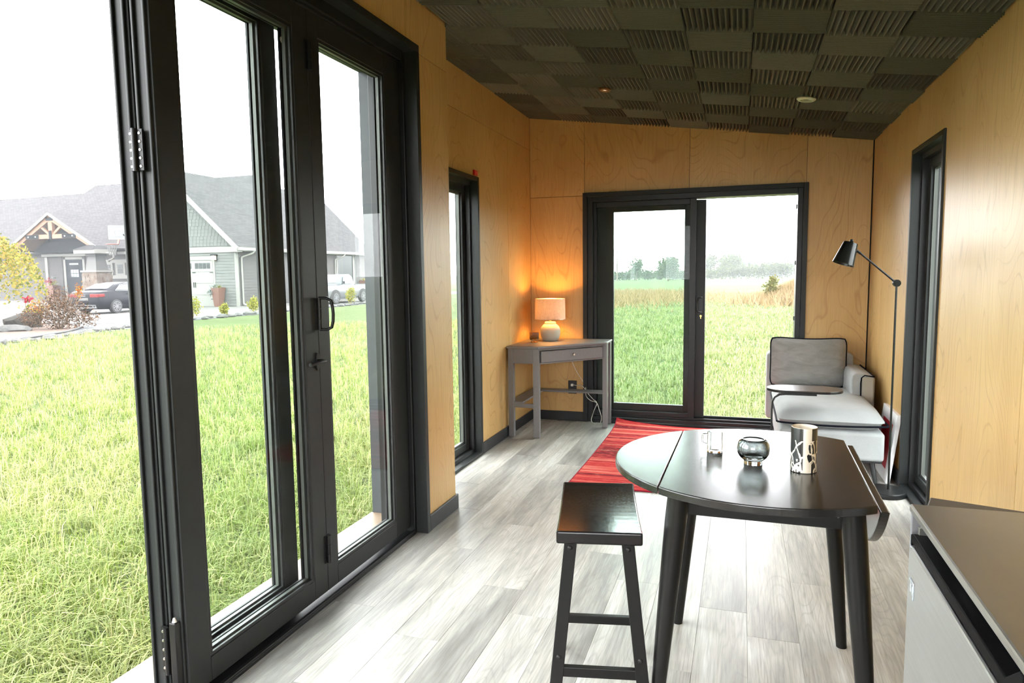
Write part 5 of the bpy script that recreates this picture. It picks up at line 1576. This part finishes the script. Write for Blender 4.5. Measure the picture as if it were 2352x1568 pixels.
H(MB().box(-50.75, -46.0, MY - 0.35, MY - 0.20, 2.98, 3.28), 'porch_beam', TRIMW)
# row of small windows
H(MB().box(-45.15, -40.4, MY - 0.05, MY + 0.02, 2.42, 2.66), 'window_head', TRIMW)
H(MB().box(-45.15, -40.4, MY - 0.08, MY + 0.02, 1.25, 1.52), 'window_sill', TRIMW)
for k in range(4):
    a = -45.05 + 1.17 * k
    w_ = H(MB().box(a, a + 0.92, MY - 0.045, MY + 0.02, 1.52, 2.42), 'window', TRIMW)
    for i in range(2):
        for j in range(2):
            H(MB().box(a + 0.21 + 0.26 * i, a + 0.45 + 0.26 * i, MY - 0.065, MY - 0.045, 1.65 + 0.34 * j, 1.96 + 0.34 * j), 'pane', GLASSD, w_)
# porch gable -------------------------------------------------------------
PY = 37.6
PKX, PKZ, PEZ = -46.75, 6.00, 3.42
PW_ = 4.45
for sx_ in (-1, 1):
    roof_slab('porch_roof', [(PKX + sx_ * PW_, PY - 0.25, PEZ), (PKX + sx_ * PW_, 42.8, PEZ), (PKX, 43.2, PKZ), (PKX, PY - 0.25, PKZ)], 0.10)
    H(MB().bar((PKX + sx_ * (PW_ + 0.02), PY - 0.28, PEZ - 0.10), (PKX, PY - 0.28, PKZ - 0.10), 0.05, 0.17), 'rake_board', TRIMW)
    H(MB().bar((PKX + sx_ * (PW_ - 0.5), PY - 0.05, PEZ + 0.05), (PKX, PY - 0.05, PKZ - 0.36), 0.25, 0.34), 'rafter', TIMB)
    H(MB().bar((PKX + sx_ * 0.12, PY - 0.05, 4.42), (PKX + sx_ * 1.15, PY - 0.05, 5.15), 0.16, 0.17), 'strut', TIMB)
    H(MB().box(PKX + sx_ * 1.75 - 0.62, PKX + sx_ * 1.75 + 0.62, PY - 0.22, PY - 0.18, 4.17, 4.45), 'gusset_plate', DARKM)
    for q in (-0.35, 0.35):
        H(MB().cyl((PKX + sx_ * 1.75 + q, PY - 0.24, 4.31), (PKX + sx_ * 1.75 + q, PY - 0.22, 4.31), 0.045, n=8), 'bolt_head', STEEL)
H(MB().box(PKX - 2.4, PKX + 2.4, PY - 0.17, PY + 0.09, 4.16, 4.46), 'tie_beam', TIMB)
H(MB().box(PKX - 0.19, PKX + 0.19, PY - 0.16, PY + 0.08, 4.45, 5.55), 'king_post', TIMB)
H(MB().box(PKX - 0.13, PKX + 0.13, PY - 0.20, PY - 0.17, 4.14, 4.72), 'post_plate', DARKM)
H(MB().box(PKX - 0.34, PKX + 0.34, PY - 0.19, PY - 0.17, 5.42, 5.66), 'gusset_plate', DARKM)
H(MB().prism([(PKX - PW_ + 0.3, 3.28), (PKX + PW_ - 0.3, 3.28), (PKX, PKZ - 0.22)], MY - 0.9, MY - 0.8, 'y'), 'porch_gable_wall', PORCHW)
H(MB().prism([(PKX - PW_ + 0.4, 3.40), (PKX, PKZ - 0.30), (PKX + PW_ - 0.4, 3.40), (PKX + PW_ - 0.4, 3.46), (PKX, PKZ - 0.22), (PKX - PW_ + 0.4, 3.46)], PY + 0.15, MY - 0.8, 'y'), 'porch_ceiling', TIMB)
# stone pier with tapered column
pc = (-42.85, PY)
H(MB().box(pc[0] - 0.62, pc[0] + 0.62, pc[1] - 0.62, pc[1] + 0.62, G, 1.74), 'pier_core', STONE)
for side in range(2):
    z = G
    while z < 1.70:
        hh = random.uniform(0.10, 0.19); u = -0.66
        while u < 0.62:
            w_ = random.uniform(0.22, 0.52); e_ = min(u + w_, 0.66); d = random.uniform(0.02, 0.06)
            if side == 0: m = MB().box(pc[0] + u + 0.01, pc[0] + e_ - 0.01, pc[1] - 0.62 - d, pc[1] - 0.60, z + 0.008, min(z + hh, 1.74))
            else: m = MB().box(pc[0] + 0.60, pc[0] + 0.62 + d, pc[1] + u + 0.01, pc[1] + e_ - 0.01, z + 0.008, min(z + hh, 1.74))
            H(m, 'stone', STONE)
            u = e_
        z += hh
H(MB().box(pc[0] - 0.72, pc[0] + 0.72, pc[1] - 0.72, pc[1] + 0.72, 1.74, 1.86), 'pier_cap', TRIMW)
m = MB(); m.loft([[(pc[0] + a * w_, pc[1] + b_ * w_, zz_) for a, b_ in ((-1, -1), (1, -1), (1, 1), (-1, 1))] for w_, zz_ in ((0.50, 1.86), (0.36, 2.85), (0.46, 2.85), (0.46, 3.02))])
H(m, 'column', plain('pale_column', (0.055, 0.053, 0.051), 0.7))
H(MB().box(pc[0] - 1.05, pc[0] + 0.85, pc[1] - 0.85, pc[1] + 0.85, 3.02, 3.30), 'column_capital', TRIMW)
m = MB(); m.loft([[(pc[0] - 0.1 + a * w_, pc[1] + b_ * w_, zz_) for a, b_ in ((-1, -1), (1, -1), (1, 1), (-1, 1))] for w_, zz_ in ((0.95, 3.30), (0.30, 3.62))])
H(m, 'capital_roof', SHING)
H(MB().tube(smooth_path([(-41.9, PY, 3.05), (-41.4, PY, 3.0), (-41.3, PY, 2.7), (-41.9, PY + 0.2, 2.55), (-42.25, PY + 0.5, 2.5)], 4), 0.06, 8), 'downspout', TRIMW, smooth=50)

wl_ = thing('wall_lantern', 'lit black lantern on the garage wall above the brown planter', 'lantern', (-27.98, 32.1, 2.35))
MB().box(-0.15, 0.15, -0.16, 0.10, 0.14, 0.22).build('hood', DARKM, wl_)
MB().box(0.02, 0.14, 0.02, 0.10, -0.12, 0.14).build('bracket', DARKM, wl_)
m_, nt, b = new_mat('lit_lantern_glass')
b.inputs['Base Color'].default_value = (0.8, 0.7, 0.5, 1); b.inputs['Emission Color'].default_value = (1.0, 0.80, 0.52, 1); b.inputs['Emission Strength'].default_value = 1.1
MB().box(-0.12, 0.10, -0.13, 0.05, -0.10, 0.14).build('glass', m_, wl_)

# planters ---------------------------------------------------------------
TERRA = plain('brown_ceramic_planter', (0.085, 0.034, 0.022), 0.5, vary=0.1)
WF = leaf_mat('white_petals', [(0.1323, 0.1470, 0.1411), (0.1823, 0.1940, 0.1882)])
def planter(label, x, y, r0, r1, h, fl):
    t = thing('planter', label, 'planter', (x, y, G + 0.015), group='tall brown planters')
    m = MB(); m.loft([[(a * w_, b_ * w_, zz_) for a, b_ in ((-1, -1), (1, -1), (1, 1), (-1, 1))] for w_, zz_ in ((r0, 0), (r1, h), (r1 - 0.03, h), (r1 - 0.04, h - 0.06))])
    m.build('pot', TERRA, t)
    for (mat, n_, c, rr_) in fl:
        leaves('flowers' if mat is not YG else 'foliage', blob(n_, *rr_, c, 0.1), 0.09, mat, t)
    return t
planter('tall brown planter with white flowers beside the cream garage door', -27.62, 31.85, 0.17, 0.27, 1.05, [(YG, 120, (0, 0, 1.1), (0.25, 0.25, 0.12)), (WF, 260, (-0.12, -0.05, 1.12), (0.36, 0.30, 0.14)), (WF, 160, (-0.36, -0.2, 0.82), (0.22, 0.22, 0.26))])
planter('brown planter standing past the pickup truck at the end of the garage wall', -26.2, 45.4, 0.22, 0.32, 1.25, [(YG, 90, (0, 0, 1.3), (0.3, 0.3, 0.15))])
planter('brown planter with red and white flowers beside the blue front door', -49.3, 39.4, 0.22, 0.34, 1.15, [(YG, 180, (0, 0, 1.3), (0.4, 0.4, 0.3)), (RF, 220, (-0.25, -0.1, 1.45), (0.45, 0.4, 0.35)), (WF, 70, (0.25, -0.1, 1.75), (0.28, 0.25, 0.16))])

# basketball hoop ----------------------------------------------------------
bh = thing('basketball_hoop', 'basketball hoop with a clear backboard standing in front of the house', 'basketball hoop', (-39.9, 38.3, G + 0.015))
MB().tube(smooth_path([(0.55, 0.35, 0.0), (0.55, 0.35, 2.2), (0.40, 0.28, 3.6), (-0.90, -0.25, 4.65)]), 0.06, 8).build('pole', DARKM, bh, smooth=50)
bx(0.15, 0.95, 0.0, 0.8, 0, 0.16).build('base', DARKM, bh)
rb = Matrix.Rotation(0.45, 3, 'Z')
m = MB().obox((-1.12, -0.38, 4.78), (1.30, 0.03, 0.90), rb)
m.build('backboard', plain('clear_backboard', (0.065, 0.072, 0.074), 0.3), bh)
m = MB()
for (dx, dz, sx_, sz) in ((0, 0.45, 1.32, 0.06), (0, -0.45, 1.32, 0.06), (-0.65, 0, 0.06, 0.92), (0.65, 0, 0.06, 0.92), (0, 0.12, 0.55, 0.04), (0, -0.26, 0.55, 0.04), (-0.27, -0.07, 0.04, 0.40), (0.27, -0.07, 0.04, 0.40)):
    m.obox(Vector((-1.12, -0.38, 4.78)) + rb @ Vector((dx, -0.02, dz)), (sx_, 0.03, sz), rb)
m.build('backboard_frame', TRIMW, bh)
rc = Vector((-1.15, -0.98, 3.95))
MB().tube([rc + Vector((0.36 * math.cos(t), 0.36 * math.sin(t), 0)) for t in np.linspace(0, 2 * PI, 20, endpoint=False)], 0.03, 6, closed=True).bar(rc + Vector((0.2, 0.3, 0)), (-1.10, -0.42, 4.30), 0.12, 0.08).build('rim', plain('orange_rim', (0.12, 0.03, 0.018), 0.5), bh)
m = MB()
for k in range(12):
    a = k * PI / 6
    for s_ in (1, -1):
        m.tube([rc + Vector((0.35 * math.cos(a), 0.35 * math.sin(a), 0)), rc + Vector((0.25 * math.cos(a + s_ * 0.35), 0.25 * math.sin(a + s_ * 0.35), -0.4)), rc + Vector((0.2 * math.cos(a + s_ * 0.7), 0.2 * math.sin(a + s_ * 0.7), -0.75))], 0.014, 4)
m.build('net', plain('white_net', (0.075, 0.075, 0.072), 0.8), bh)

# ================================================================== CARS
def wheel(parent, x, y, z, r, sgn, dark, rimc, spokes=10, name='wheel'):
    m = MB(); prof = [(r * 0.68, -0.10), (r * 0.95, -0.10), (r, -0.06), (r, 0.06), (r * 0.95, 0.10), (r * 0.68, 0.10)]
    m.lathe(prof, 28)
    R_ = Matrix.Rotation(PI / 2 * sgn, 3, 'Y')
    m.v = [tuple(R_ @ Vector(p) + Vector((x, y, z))) for p in m.v]
    t = m.build(name, dark, parent, smooth=40)
    m = MB(); m.lathe([(r * 0.70, 0.10), (r * 0.66, 0.105), (r * 0.62, 0.07), (0.001, 0.02)], 28, caps=False)
    m.v = [tuple(R_ @ Vector(p) + Vector((x, y, z))) for p in m.v]
    m.build('rim_barrel', dark, t, smooth=40)
    m = MB()
    m.lathe([(r * 0.70, 0.085), (r * 0.70, 0.108), (r * 0.64, 0.108), (r * 0.64, 0.085)], 28, caps=False)
    for k in range(spokes):
        a = 2 * PI * k / spokes + 0.1 * (k % 2)
        m.bar((0.10 * r * math.cos(a), 0.10 * r * math.sin(a), 0.100), (0.67 * r * math.cos(a), 0.67 * r * math.sin(a), 0.100), 0.030, 0.02)
    m.lathe([(0.001, 0.115), (r * 0.14, 0.112), (r * 0.14, 0.09)], 14, caps=False)
    m.v = [tuple(R_ @ Vector(p) + Vector((x, y, z))) for p in m.v]
    m.build('alloy_rim', rimc, t, smooth=40)
    return t
TYRE = plain('tyre', (0.012, 0.012, 0.013), 0.8)
ALLOY = plain('alloy', (0.10, 0.10, 0.105), 0.4, metal=0.3)
NAVY = plain('navy_car_paint', (0.0035, 0.004, 0.007), 0.35, coat=0.0, spec=0.12)
WINDOW = plain('car_window', (0.008, 0.010, 0.011), 0.15)
REDL = plain('red_tail_lamp', (0.10, 0.006, 0.006), 0.3, spec=0.2)
CHROME = plain('chrome_trim', (0.16, 0.165, 0.17), 0.2, metal=1.0)
car = thing('car', 'dark navy sedan parked on the driveway seen from behind', 'car', (-29.0, 24.62, G + 0.015))
car.rotation_euler = (0, 0, rad(4))
def sect(y, zb, zm, zt, w):
    h = [(w * 0.80, zb), (w * 0.97, zb + 0.10), (w, zm), (w * 0.985, zm + (zt - zm) * 0.45), (w * 0.90, zt - 0.03), (w * 0.70, zt), (w * 0.3, zt + 0.012)]
    return [(x, y, z) for x, z in h] + [(-x, y, z) for x, z in reversed(h)]
m = MB(); m.loft([sect(0.0, 0.36, 0.55, 0.86, 0.78), sect(0.05, 0.27, 0.52, 1.00, 0.87), sect(0.25, 0.22, 0.55, 1.075, 0.915), sect(0.9, 0.20, 0.60, 1.085, 0.935), sect(1.8, 0.19, 0.60, 1.04, 0.94), sect(3.2, 0.19, 0.60, 1.00, 0.94), sect(4.0, 0.20, 0.58, 0.93, 0.925), sect(4.6, 0.22, 0.52, 0.82, 0.87), sect(4.88, 0.28, 0.48, 0.68, 0.72)])
m.build('body', NAVY, car, smooth=55)
def gsec(y, z0, z1, w0, w1): return [(w0, y, z0), (w1 + 0.02, y, z1 - 0.10), (w1 - 0.06, y, z1 - 0.02), (w1 * 0.5, y, z1 + 0.01), (-w1 * 0.5, y, z1 + 0.01), (-w1 + 0.06, y, z1 - 0.02), (-w1 - 0.02, y, z1 - 0.10), (-w0, y, z0)]
m = MB(); m.loft([gsec(0.72, 1.02, 1.16, 0.72, 0.66), gsec(1.25, 1.02, 1.37, 0.82, 0.64), gsec(1.75, 1.02, 1.45, 0.85, 0.62), gsec(2.4, 1.0, 1.46, 0.86, 0.62), gsec(2.9, 0.98, 1.40, 0.86, 0.63), gsec(3.65, 0.94, 1.06, 0.80, 0.68)])
m.build('cabin', NAVY, car, smooth=55)
for s_ in (1, -1):
    for poly in ([(1.02, 1.10), (1.42, 1.335), (1.95, 1.385), (1.98, 1.075)], [(2.04, 1.075), (2.02, 1.385), (2.5, 1.375), (3.15, 1.06)]):
        m = MB(); a, b_ = (0.742, 0.752)
        pts = []
        for off in (0, 0.012):
            for (yy_, zz_) in poly:
                pts.append((s_ * (0.845 - (zz_ - 1.05) * 0.55 + off + 0.018), yy_, zz_))
        n_ = len(poly); m.add(pts, [tuple(range(n_)), tuple(range(n_, 2 * n_))] + [(i, (i + 1) % n_, n_ + (i + 1) % n_, n_ + i) for i in range(n_)])
        m.build('side_window', WINDOW, car)
    m = MB(); m.tube([(s_ * (0.870), 0.98, 1.075), (s_ * 0.745, 1.40, 1.355), (s_ * 0.70, 1.95, 1.415), (s_ * 0.70, 2.5, 1.405), (s_ * 0.86, 3.2, 1.06)], 0.010, 6)
    m.tube([(s_ * 0.885, 0.98, 1.065), (s_ * 0.90, 2.0, 1.055), (s_ * 0.885, 3.2, 1.04)], 0.010, 6)
    m.build('window_trim', CHROME, car)
    MB().box(s_ * 0.60 - 0.24, s_ * 0.60 + 0.24, -0.012, 0.10, 0.78, 0.94).box(s_ * 0.84 - 0.06, s_ * 0.84 + 0.08, 0.0, 0.30, 0.80, 0.94).build('tail_lamp', REDL, car, bevel=0.02)
    MB().cyl((s_ * 0.52, -0.02, 0.33), (s_ * 0.52, 0.12, 0.33), 0.055, n=14).cyl((s_ * 0.66, -0.02, 0.33), (s_ * 0.66, 0.12, 0.33), 0.055, n=14).build('exhaust_tip', CHROME, car, smooth=40)
    for yy_ in (0.93, 3.86):
        wheel(car, s_ * 0.86, yy_, 0.335, 0.335, s_, TYRE, ALLOY)
    MB().box(s_ * 0.945 - 0.012, s_ * 0.945 + 0.012, 1.55, 1.78, 0.90, 0.93).box(s_ * 0.945 - 0.012, s_ * 0.945 + 0.012, 2.45, 2.68, 0.90, 0.93).build('door_handle', NAVY, car)
m = MB(); m.add([(-0.62, 0.80, 1.19), (0.62, 0.80, 1.19), (0.52, 1.30, 1.405), (-0.52, 1.30, 1.405), (-0.62, 0.79, 1.175), (0.62, 0.79, 1.175), (0.52, 1.29, 1.39), (-0.52, 1.29, 1.39)], MB.BOXF)
m.build('rear_window', plain('rear_window', (0.02, 0.024, 0.027), 0.1), car)
MB().box(-0.26, 0.26, -0.015, 0.02, 0.64, 0.76).build('number_plate', plain('white_plate', (0.06, 0.061, 0.06), 0.5), car)
MB().box(-0.70, 0.70, -0.03, 0.10, 0.40, 0.44).box(-0.70, 0.70, -0.012, 0.10, 0.27, 0.33).build('bumper_trim', CHROME, car)
mm = MB()
for k in range(4): mm.tube([(-0.10 + 0.066 * k + 0.042 * math.cos(t), -0.012, 0.87 + 0.042 * math.sin(t)) for t in np.linspace(0, 2 * PI, 14, endpoint=False)], 0.007, 5, closed=True)
mm.build('badge', CHROME, car)

WPAINT = plain('white_truck_paint', (0.085, 0.087, 0.09), 0.35, coat=0.1, spec=0.3)
BPAINT = plain('black_truck_paint', (0.006, 0.008, 0.010), 0.3, spec=0.3)
tk = thing('pickup_truck', 'old black and white pickup truck parked beside the garage wing', 'truck', (-23.15, 33.95, G + 0.015))
m = MB(); w = 0.98
def tsec(y, zb, zt, w): return [(w * 0.9, y, zb), (w, y, zb + 0.12), (w, y, zt - 0.10), (w * 0.94, y, zt), (-w * 0.94, y, zt), (-w, y, zt - 0.10), (-w, y, zb + 0.12), (-w * 0.9, y, zb)]
m.loft([tsec(0.0, 0.38, 0.98, 0.92), tsec(0.08, 0.33, 1.03, 0.97), tsec(1.3, 0.30, 1.06, 0.98), tsec(3.6, 0.30, 1.06, 0.98), tsec(5.3, 0.33, 1.05, 0.97)])
m.build('body', WPAINT, tk, smooth=45)
m = MB(); m.loft([[(x, y, z) for x, z in ((wq, z0), (wq * 0.92, z1), (-wq * 0.92, z1), (-wq, z0))] for (y, wq, z0, z1) in ((0.06, 0.90, 0.98, 1.08), (0.4, 0.93, 1.0, 1.15), (1.5, 0.93, 1.02, 1.19))])
m.build('hood', BPAINT, tk, smooth=40)
m = MB(); m.loft([[(x, y, z) for x, z in ((wq, 1.04), (wq * tw, z1 - 0.08), (wq * tw - 0.08, z1), (-wq * tw + 0.08, z1), (-wq * tw, z1 - 0.08), (-wq, 1.04))] for (y, wq, tw, z1) in ((1.42, 0.93, 0.97, 1.18), (2.05, 0.93, 0.86, 1.66), (2.3, 0.93, 0.85, 1.70), (3.0, 0.93, 0.85, 1.70), (3.22, 0.93, 0.86, 1.60), (3.30, 0.93, 0.9, 1.2))])
m.build('cab', plain('pale_blue_roof_paint', (0.035, 0.042, 0.048), 0.35, spec=0.3), tk, smooth=45)
m = MB(); m.add([(-0.80, 1.44, 1.215), (0.80, 1.44, 1.215), (0.68, 1.98, 1.625), (-0.68, 1.98, 1.625), (-0.80, 1.47, 1.205), (0.80, 1.47, 1.205), (0.68, 2.01, 1.61), (-0.68, 2.01, 1.61)], MB.BOXF)
m.build('windshield', plain('pale_windshield', (0.035, 0.042, 0.045), 0.1), tk)
for s_ in (1, -1):
    poly = [(1.92, 1.14), (2.14, 1.55), (2.85, 1.57), (3.08, 1.14)]
    m = MB(); pts = [(s_ * (0.935 - (zz_ - 1.05) * 0.22 + off + 0.012), yy_, zz_) for off in (0, 0.012) for (yy_, zz_) in poly]
    m.add(pts, [(0, 1, 2, 3), (4, 5, 6, 7)] + [(i, (i + 1) % 4, 4 + (i + 1) % 4, 4 + i) for i in range(4)])
    m.build('side_window', plain('pale_side_glass', (0.035, 0.042, 0.045), 0.1), tk)
    for yy_ in (1.10, 4.15):
        m = MB(); m.prism([(yy_ + 0.52 * math.cos(t), 0.36 + 0.52 * math.sin(t) * 0.9) for t in np.linspace(-0.15, PI + 0.15, 16)], s_ * 0.90, s_ * 0.992, 'x')
        m.build('wheel_arch', TYRE, tk)
        wheel(tk, s_ * 0.915, yy_, 0.365, 0.365, s_, TYRE, ALLOY, 12)
    MB().tube([(s_ * 0.93, 1.85, 1.12), (s_ * 1.08, 1.82, 1.20)], 0.015, 6).box(s_ * 1.10 - 0.07, s_ * 1.10 + 0.07, 1.80, 1.84, 1.16, 1.30).build('mirror', BPAINT, tk)
    MB().cyl((s_ * 0.70, -0.02, 0.82), (s_ * 0.70, 0.05, 0.82), 0.11, n=16).build('headlamp', GLASSL, tk)
MB().box(-0.95, 0.95, -0.10, 0.02, 0.42, 0.58).build('bumper', CHROME, tk, bevel=0.02)
MB().box(-0.55, 0.55, -0.015, 0.03, 0.68, 0.95).build('grille', DARKM, tk)
MB().box(-0.90, 0.90, 3.40, 5.25, 1.05, 1.09).build('bed_rail', BPAINT, tk)

# ================================================================== BEHIND THE CABIN
STRAW = leaf_mat('straw_grass', [(0.1128, 0.0845, 0.0390), (0.1919, 0.1409, 0.0738), (0.2483, 0.1802, 0.1074)])
def tall_grass(name, label, cx, cy_, n_, sx_, sy, h0, h1, hill, mat):
    x = rng.normal(0, sx_, n_); y = rng.normal(0, sy, n_)
    top = hill(x, y)
    h = rng.uniform(h0, h1, n_)
    V = np.zeros((n_, 3, 3), np.float32); wv_ = rng.uniform(0.015, 0.035, n_)
    V[:, 0] = np.stack([x - wv_, y, top], 1); V[:, 1] = np.stack([x + wv_, y, top], 1)
    V[:, 2] = np.stack([x + rng.normal(0, 0.16, n_), y + rng.normal(0, 0.16, n_), top + h], 1)
    V += np.array([cx, cy_, G])
    me = bpy.data.meshes.new(name); q = np.arange(n_ * 3, dtype=np.int32)
    me.vertices.add(n_ * 3); me.vertices.foreach_set('co', V.reshape(-1)); me.loops.add(n_ * 3); me.loops.foreach_set('vertex_index', q)
    me.polygons.add(n_); me.polygons.foreach_set('loop_start', np.arange(0, n_ * 3, 3, dtype=np.int32)); me.update(calc_edges=True)
    at = me.attributes.new('tint', 'FLOAT', 'POINT'); at.data.foreach_set('value', np.repeat(rng.uniform(0, 1, n_), 3).astype(np.float32))
    me.materials.append(mat)
    o = bpy.data.objects.new(name, me); COL.objects.link(o); tag(o, label, 'grass', kind='stuff')
    return o
zero = lambda x, y: 0 * x
tall_grass('dry_grass', 'band of straw-coloured dry grass seen through the left sliding pane', -7.6, 44, 9000, 2.3, 5.5, 0.15, 0.45, zero, STRAW)
tall_grass('dry_grass', 'thin straw grass in the middle of the field', -1.2, 44, 3000, 2.2, 3.5, 0.05, 0.20, zero, STRAW)
mound = lambda x, y: 0.72 * np.exp(-(x / 1.25) ** 2 - (y / 2.0) ** 2)
tall_grass('mound_grass', 'tall straw and rust coloured weeds on the mound at the right of the sliding door view', 2.75, 37.5, 9000, 1.05, 1.6, 0.15, 0.62, mound, STRAW)
mm = MB()
gxy = np.linspace(-4.6, 4.6, 15)
mm.add([(x, y, float(mound(np.array(x), np.array(y))) - 0.03) for y in gxy for x in gxy], [(j * 15 + i, j * 15 + i + 1, (j + 1) * 15 + i + 1, (j + 1) * 15 + i) for j in range(14) for i in range(14)])
o = mm.build('mound', tri_colour('mound_soil', [(0.08, 0.06, 0.034), (0.10, 0.076, 0.046), (0.12, 0.095, 0.06)], 1.2), smooth=80)
o.location = (2.75, 37.5, G); tag(o, 'low earth mound under the straw-coloured weeds', 'mound', kind='structure')
GRN = leaf_mat('dark_green_leaves', [(0.0205, 0.0312, 0.0116), (0.0402, 0.0540, 0.0205), (0.0689, 0.0746, 0.0286)])
t = thing('weed_bush', 'green bush on the straw mound behind the sliding door', 'bush', (1.35, 36.6, G + 0.30))
leaves('foliage', np.concatenate([blob(420, 0.42, 0.42, 0.42, (0, 0, 0.45), 0.2), blob(140, 0.25, 0.25, 0.3, (0.1, 0, 0.85), 0.2)]), 0.12, leaf_mat('olive_leaves', [(0.0540, 0.0594, 0.0162), (0.1080, 0.0972, 0.0270)]), t)
branches(t, [([(0, 0, -0.2), (0.05, 0, 0.9)], 0.02, 0.006), ([(0, 0, 0), (-0.2, 0, 0.7)], 0.015, 0.006)], 'stem')
# hedgerow and trees, far
def far_tree(label, x, y, h, w, n_, mat=GRN, trunk=True, size=0.35):
    t = thing('tree', label, 'tree', (x, y, G), group=None)
    leaves('foliage', np.concatenate([blob(n_ * 2, w, w, h * 0.42, (0, 0, h * 0.57), 0.3), blob(n_ // 2, w * 0.6, w * 0.6, h * 0.3, (w * 0.4, 0, h * 0.72), 0.3), blob(n_ // 2, w * 0.7, w * 0.7, h * 0.25, (-w * 0.5, 0, h * 0.42), 0.3)]), size, mat, t)
    branches(t, [([(0, 0, -0.1), (0, 0, h * 0.6)], 0.12, 0.04), ([(0, 0, h * 0.2), (w * 0.5, 0, h * 0.6)], 0.06, 0.02)])
    return t
far_tree('dark rounded tree fading in the mist left of the door handle stile', -11.0, 112, 3.9, 1.7, 1100)
far_tree('pale thin misty tree in the left sliding pane', -17.4, 122, 4.0, 1.3, 350)
far_tree('misty bush tree below the far house on the left side of its gable', -6.8, 150, 5.0, 2.4, 900)
far_tree('dark misty tree in front of the far house with white windows', -2.2, 138, 4.6, 2.2, 1100)
t = thing('bare_tree', 'bare leafless tree at the left edge of the sliding pane', 'tree', (-20.4, 120, G))
sp = [([(0, 0, -0.1), (0.05, 0, 3), (0, 0, 5.6)], 0.13, 0.03)]
for k in range(26):
    a = k * 2.4; zz_ = 1.4 + 0.15 * k; L_ = 1.5 - 0.03 * k
    sp.append(([(0, 0, zz_), (L_ * 0.5 * math.cos(a), L_ * 0.5 * math.sin(a), zz_ + 0.5), (L_ * math.cos(a), L_ * math.sin(a), zz_ + 1.2)], 0.045, 0.018))
branches(t, sp)
for k in range(20):
    x = -27 + 2.15 * k + random.uniform(-0.4, 0.4); y = 128 + 0.9 * max(0, k - 9) + random.uniform(-2, 2)
    t = thing('hedge_bush', 'misty low bush in the hedgerow along the far edge of the field', 'bush', (x, y, G), group='hedgerow bushes along the far field edge')
    h = random.uniform(1.5, 2.3) if k < 11 else random.uniform(2.2, 3.3)
    leaves('foliage', blob(900, 1.7, 1.3, h * 0.5, (0, 0, h * 0.5), 0.2), 0.36, GRN, t)
    branches(t, [([(0, 0, -0.1), (0.1, 0, h * 0.5)], 0.06, 0.03), ([(0, 0, -0.1), (-0.4, 0, h * 0.5)], 0.05, 0.02)], 'stem')
# far houses
FARW = plain('far_house_wall', (0.05, 0.05, 0.055), 0.8)
FARR = plain('far_house_roof', (0.02, 0.02, 0.023), 0.9)
fh = thing('far_house', 'misty house with a white-windowed gable beyond the field', 'house', (-1.0, 172, G))
bx(-3.8, 4.2, 0, 8, 0, 3.4).build('walls', FARW, fh)
m = MB(); m.prism([(-0.6, 3.3), (8.6, 3.3), (4.0, 6.6)], -4.4, 3.8, 'x'); m.build('roof', FARR, fh)
m = MB(); m.prism([(0.4, 3.2), (4.6, 3.2), (4.6, 3.9), (2.5, 5.4), (0.4, 3.9)], -1.6, 0.0, 'y'); m.build('gable', FARW, fh)
m = MB()
for s_ in (-1, 1): m.bar((2.5 + s_ * 2.6, -1.7, 3.75), (2.5, -1.7, 5.6), 0.3, 0.2)
m.build('gable_trim', TRIMW, fh)
for k in range(3):
    f_ = bx(0.75 + 1.25 * k, 1.75 + 1.25 * k, -1.75, -1.6, 1.7, 3.5).build('window', TRIMW, fh)
    bx(0.92 + 1.25 * k, 1.58 + 1.25 * k, -1.82, -1.75, 1.85, 3.35).build('pane', GLASSD, f_)
fh2 = thing('far_house', 'misty dark-roofed house at the right edge of the sliding door view', 'house', (8.2, 160, G))
bx(-4.0, 5, 0, 8, 0, 2.8).build('walls', FARW, fh2)
m = MB(); m.add([(-4.6, -0.7, 2.6), (6, -0.7, 2.6), (6, 8.7, 2.6), (-4.6, 8.7, 2.6), (-2.2, 3.5, 5.3), (6, 3.5, 5.5)], [(0, 1, 5, 4), (2, 3, 4, 5), (3, 0, 4), (1, 2, 5), (0, 3, 2, 1)]); m.build('roof', FARR, fh2)

# ================================================================== MIST
hz = bpy.data.materials.new('mist'); hz.use_nodes = True
nt = hz.node_tree; nt.nodes.remove(nt.nodes['Principled BSDF'])
vs_ = node(nt, 'ShaderNodeVolumeScatter', i_Density=0.0075, i_Anisotropy=0.0)
vs_.inputs['Color'].default_value = (0.108, 0.113, 0.118, 1)
link(nt, vs_.outputs[0], nt.nodes['Material Output'].inputs['Volume'])
m = MB().box(-280, -11, -110, 380, G - 0.5, 9.6).box(-10.99, 280, 18, 380, G - 0.5, 9.6)
o = m.build('mist', hz)
tag(o, 'thin white mist lying over the fields and the houses', 'mist', kind='stuff')
